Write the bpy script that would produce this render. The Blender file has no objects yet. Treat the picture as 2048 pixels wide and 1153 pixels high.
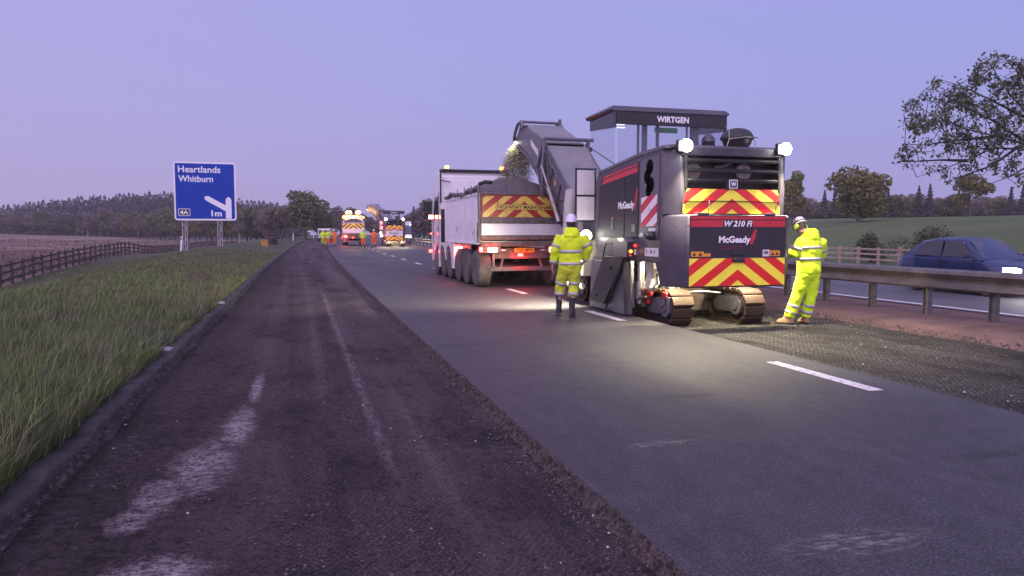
import bpy, bmesh, math, random
import numpy as np
from mathutils import Vector, Matrix
R = math.radians
SC = bpy.context.scene
COL = SC.collection
random.seed(7)
RNG = np.random.default_rng(7)

# ------------------------------------------------------------------ camera
cam_d = bpy.data.cameras.new('camera')
cam = bpy.data.objects.new('camera', cam_d)
COL.objects.link(cam)
cam_d.sensor_width = 36.0
cam_d.lens = 36.0 * 1500 / 2048
cam_d.clip_start = 0.05
cam_d.clip_end = 6000
cam.location = (0, 0, 1.5)
cam.rotation_euler = (R(90 - 4.251), 0, R(-15.848))
SC.camera = cam

# ------------------------------------------------------------------ dusk sky and afterglow
SUN_EL, SUN_AZ = R(2.0), R(200)          # the sun has just gone down behind the photographer
world = bpy.data.worlds.new('World')
SC.world = world
world.use_nodes = True
nt = world.node_tree
for n in list(nt.nodes): nt.nodes.remove(n)
N = nt.nodes.new
out = N('ShaderNodeOutputWorld'); bg = N('ShaderNodeBackground')
sky = N('ShaderNodeTexSky'); sky.sky_type = 'NISHITA'; sky.sun_disc = False
sky.sun_elevation = SUN_EL; sky.sun_rotation = SUN_AZ; sky.air_density = 1.4; sky.dust_density = 2.0; sky.ozone_density = 4.0
tc = N('ShaderNodeTexCoord'); sep = N('ShaderNodeSeparateXYZ')
nt.links.new(tc.outputs['Generated'], sep.inputs[0])
ramp = N('ShaderNodeValToRGB'); cr = ramp.color_ramp
cr.elements[0].position = 0.0; cr.elements[0].color = (0.405, 0.345, 0.640, 1)
cr.elements[1].position = 1.0; cr.elements[1].color = (0.50, 0.46, 0.84, 1)
for p, c in ((0.06, (0.415, 0.365, 0.690, 1)), (0.15, (0.395, 0.370, 0.730, 1)), (0.32, (0.385, 0.365, 0.745, 1)), (0.55, (0.46, 0.42, 0.78, 1))):
    e = cr.elements.new(p); e.color = c
nt.links.new(sep.outputs['Z'], ramp.inputs[0])
# pinker and paler towards the left of the road, bluer to the right; afterglow behind and left, out of view, raised as fill for rear and left faces
mr = N('ShaderNodeMapRange'); mr.inputs['From Min'].default_value = -0.5; mr.inputs['From Max'].default_value = 0.75
nt.links.new(sep.outputs['X'], mr.inputs['Value'])
side = N('ShaderNodeMix'); side.data_type = 'RGBA'
side.inputs['A'].default_value = (1.08, 1.03, 0.99, 1); side.inputs['B'].default_value = (0.87, 0.93, 1.0, 1)
nt.links.new(mr.outputs['Result'], side.inputs['Factor'])
m1 = N('ShaderNodeMix'); m1.data_type = 'RGBA'; m1.blend_type = 'MULTIPLY'; m1.inputs['Factor'].default_value = 1
nt.links.new(ramp.outputs['Color'], m1.inputs['A']); nt.links.new(side.outputs['Result'], m1.inputs['B'])
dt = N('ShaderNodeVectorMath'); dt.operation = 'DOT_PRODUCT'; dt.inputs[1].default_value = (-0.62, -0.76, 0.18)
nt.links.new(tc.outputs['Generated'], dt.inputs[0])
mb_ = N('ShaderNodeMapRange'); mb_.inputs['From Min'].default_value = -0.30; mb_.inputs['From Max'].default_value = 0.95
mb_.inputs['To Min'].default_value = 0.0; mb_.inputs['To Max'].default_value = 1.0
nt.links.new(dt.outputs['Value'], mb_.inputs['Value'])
fill_glow = N('ShaderNodeMix'); fill_glow.data_type = 'RGBA'; fill_glow.inputs['A'].default_value = (1, 1, 1, 1); fill_glow.inputs['B'].default_value = (3.9, 3.35, 2.85, 1)
nt.links.new(mb_.outputs['Result'], fill_glow.inputs['Factor'])
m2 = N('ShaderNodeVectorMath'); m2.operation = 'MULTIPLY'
nt.links.new(m1.outputs['Result'], m2.inputs[0]); nt.links.new(fill_glow.outputs['Result'], m2.inputs[1])
m3 = N('ShaderNodeVectorMath'); m3.operation = 'SCALE'; m3.inputs['Scale'].default_value = 0.05
nt.links.new(sky.outputs['Color'], m3.inputs[0])
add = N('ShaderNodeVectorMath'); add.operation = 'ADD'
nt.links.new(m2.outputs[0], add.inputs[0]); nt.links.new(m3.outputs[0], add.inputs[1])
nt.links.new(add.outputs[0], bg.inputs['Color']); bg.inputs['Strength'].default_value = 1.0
nt.links.new(bg.outputs[0], out.inputs[0])

sun_d = bpy.data.lights.new('afterglow_sun', 'SUN'); sun_d.energy = 0.35; sun_d.angle = R(25); sun_d.color = (1, 0.86, 0.84)
sun = bpy.data.objects.new('afterglow_sun', sun_d); COL.objects.link(sun)
sun.rotation_euler = (R(62), 0, R(-18))

SC.view_settings.view_transform = 'Standard'
SC.view_settings.look = 'None'
SC.view_settings.exposure = 0.0
SC.view_settings.gamma = 1.0
SC.render.engine = 'CYCLES'
SC.cycles.use_denoising = True
SC.cycles.max_bounces = 6
SC.cycles.transparent_max_bounces = 12
SC.cycles.sample_clamp_indirect = 6.0
SC.cycles.caustics_reflective = False
SC.cycles.caustics_refractive = False

# ------------------------------------------------------------------ helpers
def tag(o, label=None, cat=None, group=None, kind=None):
    if label: o['label'] = label
    if cat: o['category'] = cat
    if group: o['group'] = group
    if kind: o['kind'] = kind
    return o

def empty(name, loc=(0, 0, 0), rz=0.0, label=None, cat=None, group=None):
    o = bpy.data.objects.new(name, None)
    COL.objects.link(o); o.location = loc; o.rotation_euler = (0, 0, rz)
    o.empty_display_size = 0.2
    return tag(o, label, cat, group)

def copy_tree(o, parent=None):
    kids = list(o.children)
    c = o.copy(); COL.objects.link(c)
    if parent is not None: c.parent = parent
    for k in kids: copy_tree(k, c)
    return c

def basis(d):
    d = Vector(d).normalized()
    a = Vector((0, 0, 1)) if abs(d.z) < 0.95 else Vector((0, 1, 0))
    x = a.cross(d).normalized(); y = d.cross(x).normalized()
    return x, y, d

APART = set('bolt corner_pillar side_plate side_fascia side_glass fan_cowl red_clamp mudguard warning_label warning_symbol marker_bracket notice notice_print door_latch stop_button hydraulic_hose roof_catch canopy_post hydraulic_ram side_hatch hatch_catch tailgate_hinge lamp_bracket reflector red_band side_window dust_hose track_tensioner rear_window switch'.split())
class MB:
    def __init__(s): s.v = []; s.f = []; s.m = []; s.p = []
    def add(s, vs, fs, m=0):
        b = len(s.v); s.p.append((b, len(vs), len(s.f), len(fs)))
        s.v.extend([tuple(p) for p in vs])
        for f in fs: s.f.append(tuple(i + b for i in f)); s.m.append(m)
        return s
    def box(s, x0, x1, y0, y1, z0, z1, m=0):
        vs = [(x0, y0, z0), (x1, y0, z0), (x1, y1, z0), (x0, y1, z0), (x0, y0, z1), (x1, y0, z1), (x1, y1, z1), (x0, y1, z1)]
        return s.add(vs, [(3, 2, 1, 0), (4, 5, 6, 7), (0, 1, 5, 4), (1, 2, 6, 5), (2, 3, 7, 6), (3, 0, 4, 7)], m)
    def loft(s, rings, m=0, caps=True):
        n = len(rings[0]); vs = [p for r in rings for p in r]; fs = []
        for k in range(len(rings) - 1):
            for i in range(n):
                j = (i + 1) % n
                fs.append((k * n + i, k * n + j, (k + 1) * n + j, (k + 1) * n + i))
        if caps:
            fs.append(tuple(range(n - 1, -1, -1)))
            fs.append(tuple((len(rings) - 1) * n + i for i in range(n)))
        return s.add(vs, fs, m)
    def prism(s, poly, ax, a0, a1, m=0):
        def P(p, a):
            if ax == 'x': return (a, p[0], p[1])
            if ax == 'y': return (p[0], a, p[1])
            return (p[0], p[1], a)
        return s.loft([[P(p, a0) for p in poly], [P(p, a1) for p in poly]], m)
    def tube(s, path, r, n=8, m=0, caps=True, sy=1.0):
        path = [Vector(p) for p in path]
        rs = r if isinstance(r, (list, tuple)) else [r] * len(path)
        rings = []; x = None
        for i, p in enumerate(path):
            a = path[max(i - 1, 0)]; b = path[min(i + 1, len(path) - 1)]
            d = (b - a).normalized()
            if x is None: x = basis(d)[0]
            x = (x - d * x.dot(d))
            if x.length < 1e-5: x = basis(d)[0]
            x.normalize(); y = d.cross(x)
            rings.append([p + x * math.cos(t) * rs[i] + y * math.sin(t) * rs[i] * sy for t in [2 * math.pi * k / n for k in range(n)]])
        return s.loft(rings, m, caps)
    def cyl(s, p0, p1, r, n=16, m=0, r1=None):
        return s.tube([p0, p1], [r, r if r1 is None else r1], n, m)
    def bar(s, p0, p1, w, h, m=0, upv=None):
        p0 = Vector(p0); p1 = Vector(p1); d = (p1 - p0).normalized()
        u = Vector(upv) if upv else (Vector((0, 0, 1)) if abs(d.z) < 0.95 else Vector((0, 1, 0)))
        x = d.cross(u).normalized(); y = x.cross(d).normalized()
        o = [x * a * w / 2 + y * b * h / 2 for a, b in ((-1, -1), (1, -1), (1, 1), (-1, 1))]
        return s.loft([[p0 + q for q in o], [p1 + q for q in o]], m)
    def lathe(s, prof, c=(0, 0, 0), ax=(0, 0, 1), n=20, m=0):
        x, y, d = basis(ax); c = Vector(c)
        rings = [[c + d * h + x * math.cos(t) * max(r, 1e-4) + y * math.sin(t) * max(r, 1e-4) for t in [2 * math.pi * k / n for k in range(n)]] for r, h in prof]
        return s.loft(rings, m)
    def ell(s, c, rx, ry, rz, n=14, k=8, m=0):
        c = Vector(c); rings = []
        for i in range(k + 1):
            a = -math.pi / 2 + math.pi * i / k; q = max(math.cos(a), 0.02)
            rings.append([c + Vector((rx * q * math.cos(t), ry * q * math.sin(t), rz * math.sin(a))) for t in [2 * math.pi * j / n for j in range(n)]])
        return s.loft(rings, m)
    def clusters(s):
        """groups of touching pieces"""
        bx = []
        for b, n, _, _ in s.p:
            a = np.array(s.v[b:b + n]); bx.append((a.min(0) - .012, a.max(0) + .012))
        lab = list(range(len(bx)))
        def find(i):
            while lab[i] != i: i = lab[i]
            return i
        for i in range(len(bx)):
            for j in range(i):
                if (bx[i][0] <= bx[j][1]).all() and (bx[j][0] <= bx[i][1]).all(): lab[find(i)] = find(j)
        out = {}
        for i in range(len(bx)): out.setdefault(find(i), []).append(i)
        return list(out.values())
    def build(s, name, mats, parent=None, loc=None, bevel=0.0, ang=35, smooth=True, normals=True, flat=False):
        if name in APART and len(s.p) > 1:
            cl = s.clusters()
            if len(cl) > 1:
                first = None
                for c in cl:
                    q = MB()
                    for i in c:
                        b, n, f0, nf = s.p[i]; q.add(s.v[b:b + n], [tuple(k - b for k in f) for f in s.f[f0:f0 + nf]], s.m[f0] if nf else 0)
                    o = q.build(name + ' ', mats, parent, loc, bevel, ang, smooth, normals); o.name = name; o.data.name = name
                    first = first or o
                return first
        me = bpy.data.meshes.new(name)
        me.from_pydata(s.v, [], s.f)
        if not isinstance(mats, (list, tuple)): mats = [mats]
        for q in mats: me.materials.append(q)
        if len(mats) > 1: me.polygons.foreach_set('material_index', s.m)
        if normals:
            bm = bmesh.new(); bm.from_mesh(me); bmesh.ops.recalc_face_normals(bm, faces=bm.faces); bm.to_mesh(me); bm.free()
        if smooth:
            me.polygons.foreach_set('use_smooth', [True] * len(me.polygons))
            me.set_sharp_from_angle(angle=R(ang))
        me.update()
        o = bpy.data.objects.new(name, me); COL.objects.link(o)
        if parent is not None: o.parent = parent
        if loc is not None: o.location = loc
        if bevel > 0:
            b = o.modifiers.new('soft_edges', 'BEVEL'); b.width = bevel; b.segments = 2; b.limit_method = 'ANGLE'; b.angle_limit = R(40); b.use_clamp_overlap = True
            b.harden_normals = False
        return o

def raw_mesh(name, V, Fq, mat, nper=4, parent=None, smooth=False, extra=None):
    """large meshes from numpy arrays: V (n,3), Fq (m,nper)"""
    me = bpy.data.meshes.new(name)
    me.vertices.add(len(V)); me.vertices.foreach_set('co', np.asarray(V, dtype=np.float32).ravel())
    Fq = np.asarray(Fq, dtype=np.int32); m = len(Fq)
    me.loops.add(m * nper); me.loops.foreach_set('vertex_index', Fq.ravel())
    me.polygons.add(m); me.polygons.foreach_set('loop_start', np.arange(0, m * nper, nper, dtype=np.int32))
    try: me.polygons.foreach_set('loop_total', np.full(m, nper, dtype=np.int32))
    except Exception: pass
    if smooth: me.polygons.foreach_set('use_smooth', np.ones(m, dtype=bool))
    for q in (mat if isinstance(mat, (list, tuple)) else [mat]): me.materials.append(q)
    if extra is not None: me.polygons.foreach_set('material_index', np.asarray(extra, dtype=np.int32))
    me.update(calc_edges=True)
    if name is None: return me
    o = bpy.data.objects.new(name, me); COL.objects.link(o)
    if parent is not None: o.parent = parent
    return o

# ------------------------------------------------------------------ materials
MATS = {}
def mat(name, col, rough=0.6, metal=0.0, var=0.0, scale=8.0, bump=0.0, bscale=40.0, col2=None, coat=0.0, spec=0.5, stretch=None, dirt=None, dscale=3.0, dmin=0.5, dmax=0.7):
    if name in MATS: return MATS[name]
    m = bpy.data.materials.new(name); m.use_nodes = True
    t = m.node_tree; p = t.nodes['Principled BSDF']; L = t.links.new
    p.inputs['Base Color'].default_value = (*col, 1); p.inputs['Roughness'].default_value = rough; p.inputs['Metallic'].default_value = metal
    p.inputs['Coat Weight'].default_value = coat; p.inputs['Specular IOR Level'].default_value = spec
    c = t.nodes.new('ShaderNodeTexCoord'); co = c.outputs['Object']
    if stretch:
        mp = t.nodes.new('ShaderNodeMapping'); mp.inputs['Scale'].default_value = stretch; L(co, mp.inputs[0]); co = mp.outputs[0]
    colout = None
    if var > 0 or col2:
        n = t.nodes.new('ShaderNodeTexNoise'); n.inputs['Scale'].default_value = scale; n.inputs['Detail'].default_value = 6; n.inputs['Roughness'].default_value = 0.65
        L(co, n.inputs['Vector'])
        r = t.nodes.new('ShaderNodeMapRange'); r.inputs['From Min'].default_value = 0.3; r.inputs['From Max'].default_value = 0.7
        L(n.outputs['Fac'], r.inputs['Value'])
        mx = t.nodes.new('ShaderNodeMix'); mx.data_type = 'RGBA'
        a = tuple(x * (1 - var) for x in col); b = col2 if col2 else tuple(min(1, x * (1 + var)) for x in col)
        mx.inputs['A'].default_value = (*a, 1); mx.inputs['B'].default_value = (*b, 1)
        L(r.outputs['Result'], mx.inputs['Factor']); colout = mx.outputs['Result']
        rr = t.nodes.new('ShaderNodeMapRange'); rr.inputs['To Min'].default_value = max(0.02, rough - 0.1); rr.inputs['To Max'].default_value = min(1, rough + 0.1)
        L(n.outputs['Fac'], rr.inputs['Value']); L(rr.outputs['Result'], p.inputs['Roughness'])
    if dirt:
        n2 = t.nodes.new('ShaderNodeTexNoise'); n2.inputs['Scale'].default_value = dscale; n2.inputs['Detail'].default_value = 9; n2.inputs['Roughness'].default_value = 0.7
        L(c.outputs['Object'], n2.inputs['Vector'])
        r2 = t.nodes.new('ShaderNodeMapRange'); r2.inputs['From Min'].default_value = dmin; r2.inputs['From Max'].default_value = dmax; r2.inputs['To Max'].default_value = 0.85
        L(n2.outputs['Fac'], r2.inputs['Value'])
        mx2 = t.nodes.new('ShaderNodeMix'); mx2.data_type = 'RGBA'
        if colout: L(colout, mx2.inputs['A'])
        else: mx2.inputs['A'].default_value = (*col, 1)
        mx2.inputs['B'].default_value = (*dirt, 1); L(r2.outputs['Result'], mx2.inputs['Factor']); colout = mx2.outputs['Result']
    if colout: L(colout, p.inputs['Base Color'])
    if bump > 0:
        nb = t.nodes.new('ShaderNodeTexNoise'); nb.inputs['Scale'].default_value = bscale; nb.inputs['Detail'].default_value = 5
        L(co, nb.inputs['Vector'])
        b = t.nodes.new('ShaderNodeBump'); b.inputs['Strength'].default_value = bump; b.inputs['Distance'].default_value = 0.02
        L(nb.outputs['Fac'], b.inputs['Height']); L(b.outputs['Normal'], p.inputs['Normal'])
    MATS[name] = m
    return m

def emit(name, col, strength):
    if name in MATS: return MATS[name]
    m = bpy.data.materials.new(name); m.use_nodes = True; t = m.node_tree
    p = t.nodes['Principled BSDF']; p.inputs['Base Color'].default_value = (*col, 1)
    p.inputs['Emission Color'].default_value = (*col, 1); p.inputs['Emission Strength'].default_value = strength
    MATS[name] = m
    return m

def chevron_mat(name, ca, cb, cx, z0, period, slope, duty=0.5, rough=0.35, axis='X', sign=1.0, grime=0.4):
    """inverted-V hazard boards: colour by fract((z - z0 + slope*|x-cx|)/period)"""
    m = bpy.data.materials.new(name); m.use_nodes = True; t = m.node_tree; L = t.links.new
    p = t.nodes['Principled BSDF']; p.inputs['Roughness'].default_value = rough
    c = t.nodes.new('ShaderNodeTexCoord'); s = t.nodes.new('ShaderNodeSeparateXYZ'); L(c.outputs['Object'], s.inputs[0])
    def M(op, a, b=None):
        n = t.nodes.new('ShaderNodeMath'); n.operation = op
        for i, q in enumerate((a, b)):
            if q is None: continue
            if hasattr(q, 'links'): L(q, n.inputs[i])
            else: n.inputs[i].default_value = q
        return n.outputs[0]
    a = M('SUBTRACT', s.outputs[axis], cx)
    if sign: a = M('ABSOLUTE', a)
    q = M('DIVIDE', M('ADD', M('MULTIPLY', a, slope), M('SUBTRACT', s.outputs['Z'], z0)), period)
    fr = M('FRACT', M('ADD', q, 100.0))
    st = M('GREATER_THAN', fr, duty)
    n = t.nodes.new('ShaderNodeTexNoise'); n.inputs['Scale'].default_value = 5; n.inputs['Detail'].default_value = 8; L(c.outputs['Object'], n.inputs['Vector'])
    mx = t.nodes.new('ShaderNodeMix'); mx.data_type = 'RGBA'; mx.inputs['A'].default_value = (*ca, 1); mx.inputs['B'].default_value = (*cb, 1)
    L(st, mx.inputs['Factor'])
    r = t.nodes.new('ShaderNodeMapRange'); r.inputs['From Min'].default_value = 0.5; r.inputs['From Max'].default_value = 0.75; r.inputs['To Max'].default_value = grime; L(n.outputs['Fac'], r.inputs['Value'])
    mg = t.nodes.new('ShaderNodeMix'); mg.data_type = 'RGBA'; L(mx.outputs['Result'], mg.inputs['A']); mg.inputs['B'].default_value = (0.16, 0.13, 0.10, 1); L(r.outputs['Result'], mg.inputs['Factor'])
    L(mg.outputs['Result'], p.inputs['Base Color'])
    return m

def text(s, name, o, right, up, width, height, m, parent=None, bold=0.0, shear=0.0, thick=0.002):
    """raised lettering as a mesh: o = bottom left corner, fitted to width x height along right / up"""
    cu = bpy.data.curves.new('t', 'FONT'); cu.body = s; cu.offset = bold; cu.shear = shear; cu.resolution_u = 3
    ob = bpy.data.objects.new('t', cu); COL.objects.link(ob)
    dg = bpy.context.evaluated_depsgraph_get(); ev = ob.evaluated_get(dg)
    me0 = ev.to_mesh()
    vs = np.array([v.co[:] for v in me0.vertices]); fs = [tuple(p.vertices) for p in me0.polygons]
    ev.to_mesh_clear(); bpy.data.objects.remove(ob); bpy.data.curves.remove(cu)
    lo = vs.min(0); hi = vs.max(0); k = np.maximum(hi - lo, 1e-6)
    right = Vector(right).normalized(); up = Vector(up).normalized(); nrm = right.cross(up)
    o = Vector(o)
    vv = [o + right * ((x - lo[0]) / k[0] * width) + up * ((y - lo[1]) / k[1] * height) + nrm * thick for x, y, z in vs]
    b = MB(); b.add(vv, fs)
    return b.build(name, m, parent, smooth=False, normals=False)

def spot(name, loc, target, energy, col, angle, parent=None, size=0.08, blend=0.6):
    d = bpy.data.lights.new(name, 'SPOT'); d.energy = energy; d.color = col; d.spot_size = R(angle); d.spot_blend = blend; d.shadow_soft_size = size
    o = bpy.data.objects.new(name, d); COL.objects.link(o); o.location = loc
    o.rotation_euler = (Vector(target) - Vector(loc)).to_track_quat('-Z', 'Y').to_euler()
    if parent is not None: o.parent = parent
    return o

def point(name, loc, energy, col, parent=None, size=0.05):
    d = bpy.data.lights.new(name, 'POINT'); d.energy = energy; d.color = col; d.shadow_soft_size = size
    o = bpy.data.objects.new(name, d); COL.objects.link(o); o.location = loc
    if parent is not None: o.parent = parent
    return o

def bend(Y):                      # the carriageway bends gently to the right
    return 2.0e-4 * max(Y, 0) ** 2
def lerp(a, b, t): return a + (b - a) * t
def interp(x, xs, ys): return float(np.interp(x, xs, ys))

# a point the given distance from the camera along a sight line of the survey drawing (2048 x 1153 units)
CP = math.radians(4.251); CY = math.radians(15.848)
def at(x, y, d):
    u = (x - 1024) / 1500; v = (576.5 - y) / 1500
    f = Vector((math.sin(CY) * math.cos(CP), math.cos(CY) * math.cos(CP), -math.sin(CP)))
    r = Vector((math.cos(CY), -math.sin(CY), 0)); up = Vector((math.sin(CY) * math.sin(CP), math.cos(CY) * math.sin(CP), math.cos(CP)))
    return Vector((0, 0, 1.5)) + (f + r * u + up * v) * d

# ------------------------------------------------------------------ the land and the carriageways
def bend_left(Y): return 1.4e-4 * max(Y, 0) ** 2
YS_NEAR = [-6 + 0.2 * i for i in range(180)]
YS = YS_NEAR + [30 + 1.0 * i for i in range(70)] + [100 + 10 * i for i in range(41)]
FENCE_Y = [-20, 20, 36, 41, 48.5, 61, 79, 86, 98, 122, 175, 230, 600]
FENCE_X = [-13, -13.3, -13.7, -13.9, -14.3, -15.0, -15.9, -15.8, -16.6, -17.9, -17, -14, 10]
FENCE_Z = [-1.3, -1.3, -1.28, -1.22, -0.95, -0.70, -0.58, -0.97, -1.33, -1.5, -1.35, -1.0, -0.6]
def fx(Y): return interp(Y, FENCE_Y, FENCE_X)
def fz(Y): return interp(Y, FENCE_Y, FENCE_Z)
def kerb_x(Y): return -1.47 + bend_left(Y)
def verge_z(X, Y):
    k = kerb_x(Y) - 0.16; t = (k - X) / max(k - fx(Y), 0.5)
    t = min(max(t, 0), 1)
    base = 0.045 + 0.03 * math.sin(min(t / 0.35, 1) * math.pi) + (0.20 if Y > 62 else 0.20 * max(0, (Y - 40) / 22)) * math.sin(min(t, 0.8) / 0.8 * math.pi)
    s = min(max((t - 0.34) / 0.66, 0), 1); s = s * s * (3 - 2 * s)
    z = lerp(base, fz(Y), s)
    return z + 0.035 * math.sin(X * 2.1 + Y * 0.7) * math.sin(Y * 1.3 - X) + 0.05 * math.sin(Y * 0.31 + X * 0.5)
def moor_z(X, Y):
    d = fx(Y) - X
    return fz(Y) + (0.0 if d < 4 else 0) + interp(d, [0, 8, 40, 90, 200, 500], [0, -0.1, 0.6, 1.7, 3.4, 5]) * min(1.0, 0.35 + Y / 260)
def pasture_z(X, Y):
    return interp(X, [24, 31, 45, 60, 80, 100, 150, 400], [-0.22, -0.35, 0.05, 1.1, 2.9, 4.1, 4.9, 5.5]) * (1 if Y > 0 else 1) + 0.15 * math.sin(X * 0.07 + Y * 0.05)

def sheet(name, Ys, cols, xf, zf, m, thick=None):
    """cols: list of parameters across; xf(c, Y), zf(x, c, Y)"""
    V = []; n = len(cols)
    for Y in Ys:
        for c in cols:
            x = xf(c, Y); V.append((x, Y, zf(x, c, Y)))
    F = [(i * n + j, i * n + j + 1, (i + 1) * n + j + 1, (i + 1) * n + j) for i in range(len(Ys) - 1) for j in range(n - 1)]
    o = raw_mesh(name, V, F, m, smooth=True)
    return tag(o, kind='structure')

def node_mat(name, rough=0.8):
    m = bpy.data.materials.new(name); m.use_nodes = True
    t = m.node_tree; p = t.nodes['Principled BSDF']; p.inputs['Roughness'].default_value = rough
    return m, t, p
class NG:
    """small helper to write node graphs"""
    def __init__(s, t): s.t = t; s.c = t.nodes.new('ShaderNodeTexCoord').outputs['Object']
    def L(s, a, b): s.t.links.new(a, b)
    def val(s, n, i, v):
        if hasattr(v, 'links'): s.L(v, n.inputs[i])
        else: n.inputs[i].default_value = v
    def map(s, scale=(1, 1, 1), rot=(0, 0, 0), loc=(0, 0, 0)):
        n = s.t.nodes.new('ShaderNodeMapping'); n.inputs['Scale'].default_value = scale; n.inputs['Rotation'].default_value = rot; n.inputs['Location'].default_value = loc
        s.L(s.c, n.inputs[0]); return n.outputs[0]
    def noise(s, scale, detail=5, vec=None, rough=0.6, dist=0.0):
        n = s.t.nodes.new('ShaderNodeTexNoise'); n.inputs['Scale'].default_value = scale; n.inputs['Detail'].default_value = detail; n.inputs['Roughness'].default_value = rough; n.inputs['Distortion'].default_value = dist
        s.L(vec if vec is not None else s.c, n.inputs['Vector']); return n.outputs['Fac']
    def voro(s, scale, vec=None, feature='F1', out='Distance'):
        n = s.t.nodes.new('ShaderNodeTexVoronoi'); n.inputs['Scale'].default_value = scale; n.feature = feature
        s.L(vec if vec is not None else s.c, n.inputs['Vector']); return n.outputs[out]
    def wave(s, scale, vec=None, dist=0.0, dscale=1.0, direction='X'):
        n = s.t.nodes.new('ShaderNodeTexWave'); n.inputs['Scale'].default_value = scale; n.inputs['Distortion'].default_value = dist; n.inputs['Detail Scale'].default_value = dscale; n.bands_direction = direction
        s.L(vec if vec is not None else s.c, n.inputs['Vector']); return n.outputs['Fac']
    def rng(s, v, a, b, c=0.0, d=1.0):
        n = s.t.nodes.new('ShaderNodeMapRange'); s.val(n, 'Value', v)
        for k, q in (('From Min', a), ('From Max', b), ('To Min', c), ('To Max', d)): n.inputs[k].default_value = q
        return n.outputs['Result']
    def mix(s, f, a, b):
        n = s.t.nodes.new('ShaderNodeMix'); n.data_type = 'RGBA'; s.val(n, 'Factor', f)
        for k, q in (('A', a), ('B', b)):
            if isinstance(q, tuple): n.inputs[k].default_value = (*q, 1)
            else: s.L(q, n.inputs[k])
        return n.outputs['Result']
    def math(s, op, a, b=0.0):
        n = s.t.nodes.new('ShaderNodeMath'); n.operation = op; s.val(n, 0, a); s.val(n, 1, b); return n.outputs[0]
    def xyz(s):
        n = s.t.nodes.new('ShaderNodeSeparateXYZ'); s.L(s.c, n.inputs[0]); return n.outputs
    def bump(s, p, h, strength=0.5, dist=0.02, prev=None):
        n = s.t.nodes.new('ShaderNodeBump'); n.inputs['Strength'].default_value = strength; n.inputs['Distance'].default_value = dist
        s.L(h, n.inputs['Height'])
        if prev is not None: s.L(prev, n.inputs['Normal'])
        s.L(n.outputs['Normal'], p.inputs['Normal']); return n.outputs['Normal']
    def blob(s, X, Y, rx, ry):
        x, y, z = s.xyz()
        dx = s.math('DIVIDE', s.math('SUBTRACT', x, X), rx); dy = s.math('DIVIDE', s.math('SUBTRACT', y, Y), ry)
        d = s.math('SQRT', s.math('ADD', s.math('MULTIPLY', dx, dx), s.math('MULTIPLY', dy, dy)))
        return s.rng(d, 1.0, 0.25)

# unplaned asphalt
ASPH, t, p = node_mat('asphalt', 0.7); g = NG(t); p.inputs['Specular IOR Level'].default_value = .42
big = g.noise(0.35, 4, g.map((1, 0.35, 1))); fine = g.noise(62, 5, None, .7); agg = g.voro(70); streak = g.noise(2.2, 5, g.map((1, 0.04, 1)))
c = g.mix(g.rng(big, .35, .65), (0.018, 0.016, 0.0205), (0.030, 0.0265, 0.034))
c = g.mix(g.rng(streak, .45, .75, 0, .4), c, (0.055, 0.049, 0.060))
c = g.mix(g.rng(fine, .50, .66, 0, .75), c, (0.15, 0.135, 0.155)); c = g.mix(g.rng(fine, .44, .32, 0, .85), c, (0.008, 0.007, 0.010))
c = g.mix(g.rng(agg, .0, .22, .7, 0), c, (0.014, 0.012, 0.016))
pat = g.noise(1.1, 6, g.map((.8, 2.2, 1)), .7)
c = g.mix(g.rng(pat, .60, .72, 0, .6), c, (0.02, 0.018, 0.021))
dk = g.math('MAXIMUM', g.math('MAXIMUM', g.blob(2.15, 9.72, .85, .07), g.blob(3.4, 6.1, .5, .12)), g.math('MAXIMUM', g.blob(4.6, 3.9, .7, .10), g.blob(3.9, 7.9, .9, .06)))
c = g.mix(g.math('MULTIPLY', dk, g.rng(g.noise(8, 6, None, .8), .36, .55, 0, .95)), c, (0.005, 0.0045, 0.005))
wp = g.noise(6.5, 7, g.map((1, .5, 1)), .75)
c = g.mix(g.rng(wp, .50, .66, 0, .55), c, (0.012, 0.010, 0.013)); c = g.mix(g.rng(wp, .46, .34, 0, .35), c, (0.085, 0.076, 0.092))
sc = g.math('MULTIPLY', g.math('MAXIMUM', g.blob(2.6, 2.95, .55, .16), g.blob(2.45, 4.75, .4, .1)), g.rng(g.noise(9, 6, g.map((1, 2.5, 1)), .8), .48, .62))
c = g.mix(g.math('MULTIPLY', sc, .7), c, (0.30, 0.29, 0.24))
g.L(c, p.inputs['Base Color']); g.L(g.rng(big, .3, .7, .50, .72), p.inputs['Roughness'])
nn = g.bump(p, agg, .5, .012); g.bump(p, fine, .35, .012, nn)

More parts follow.
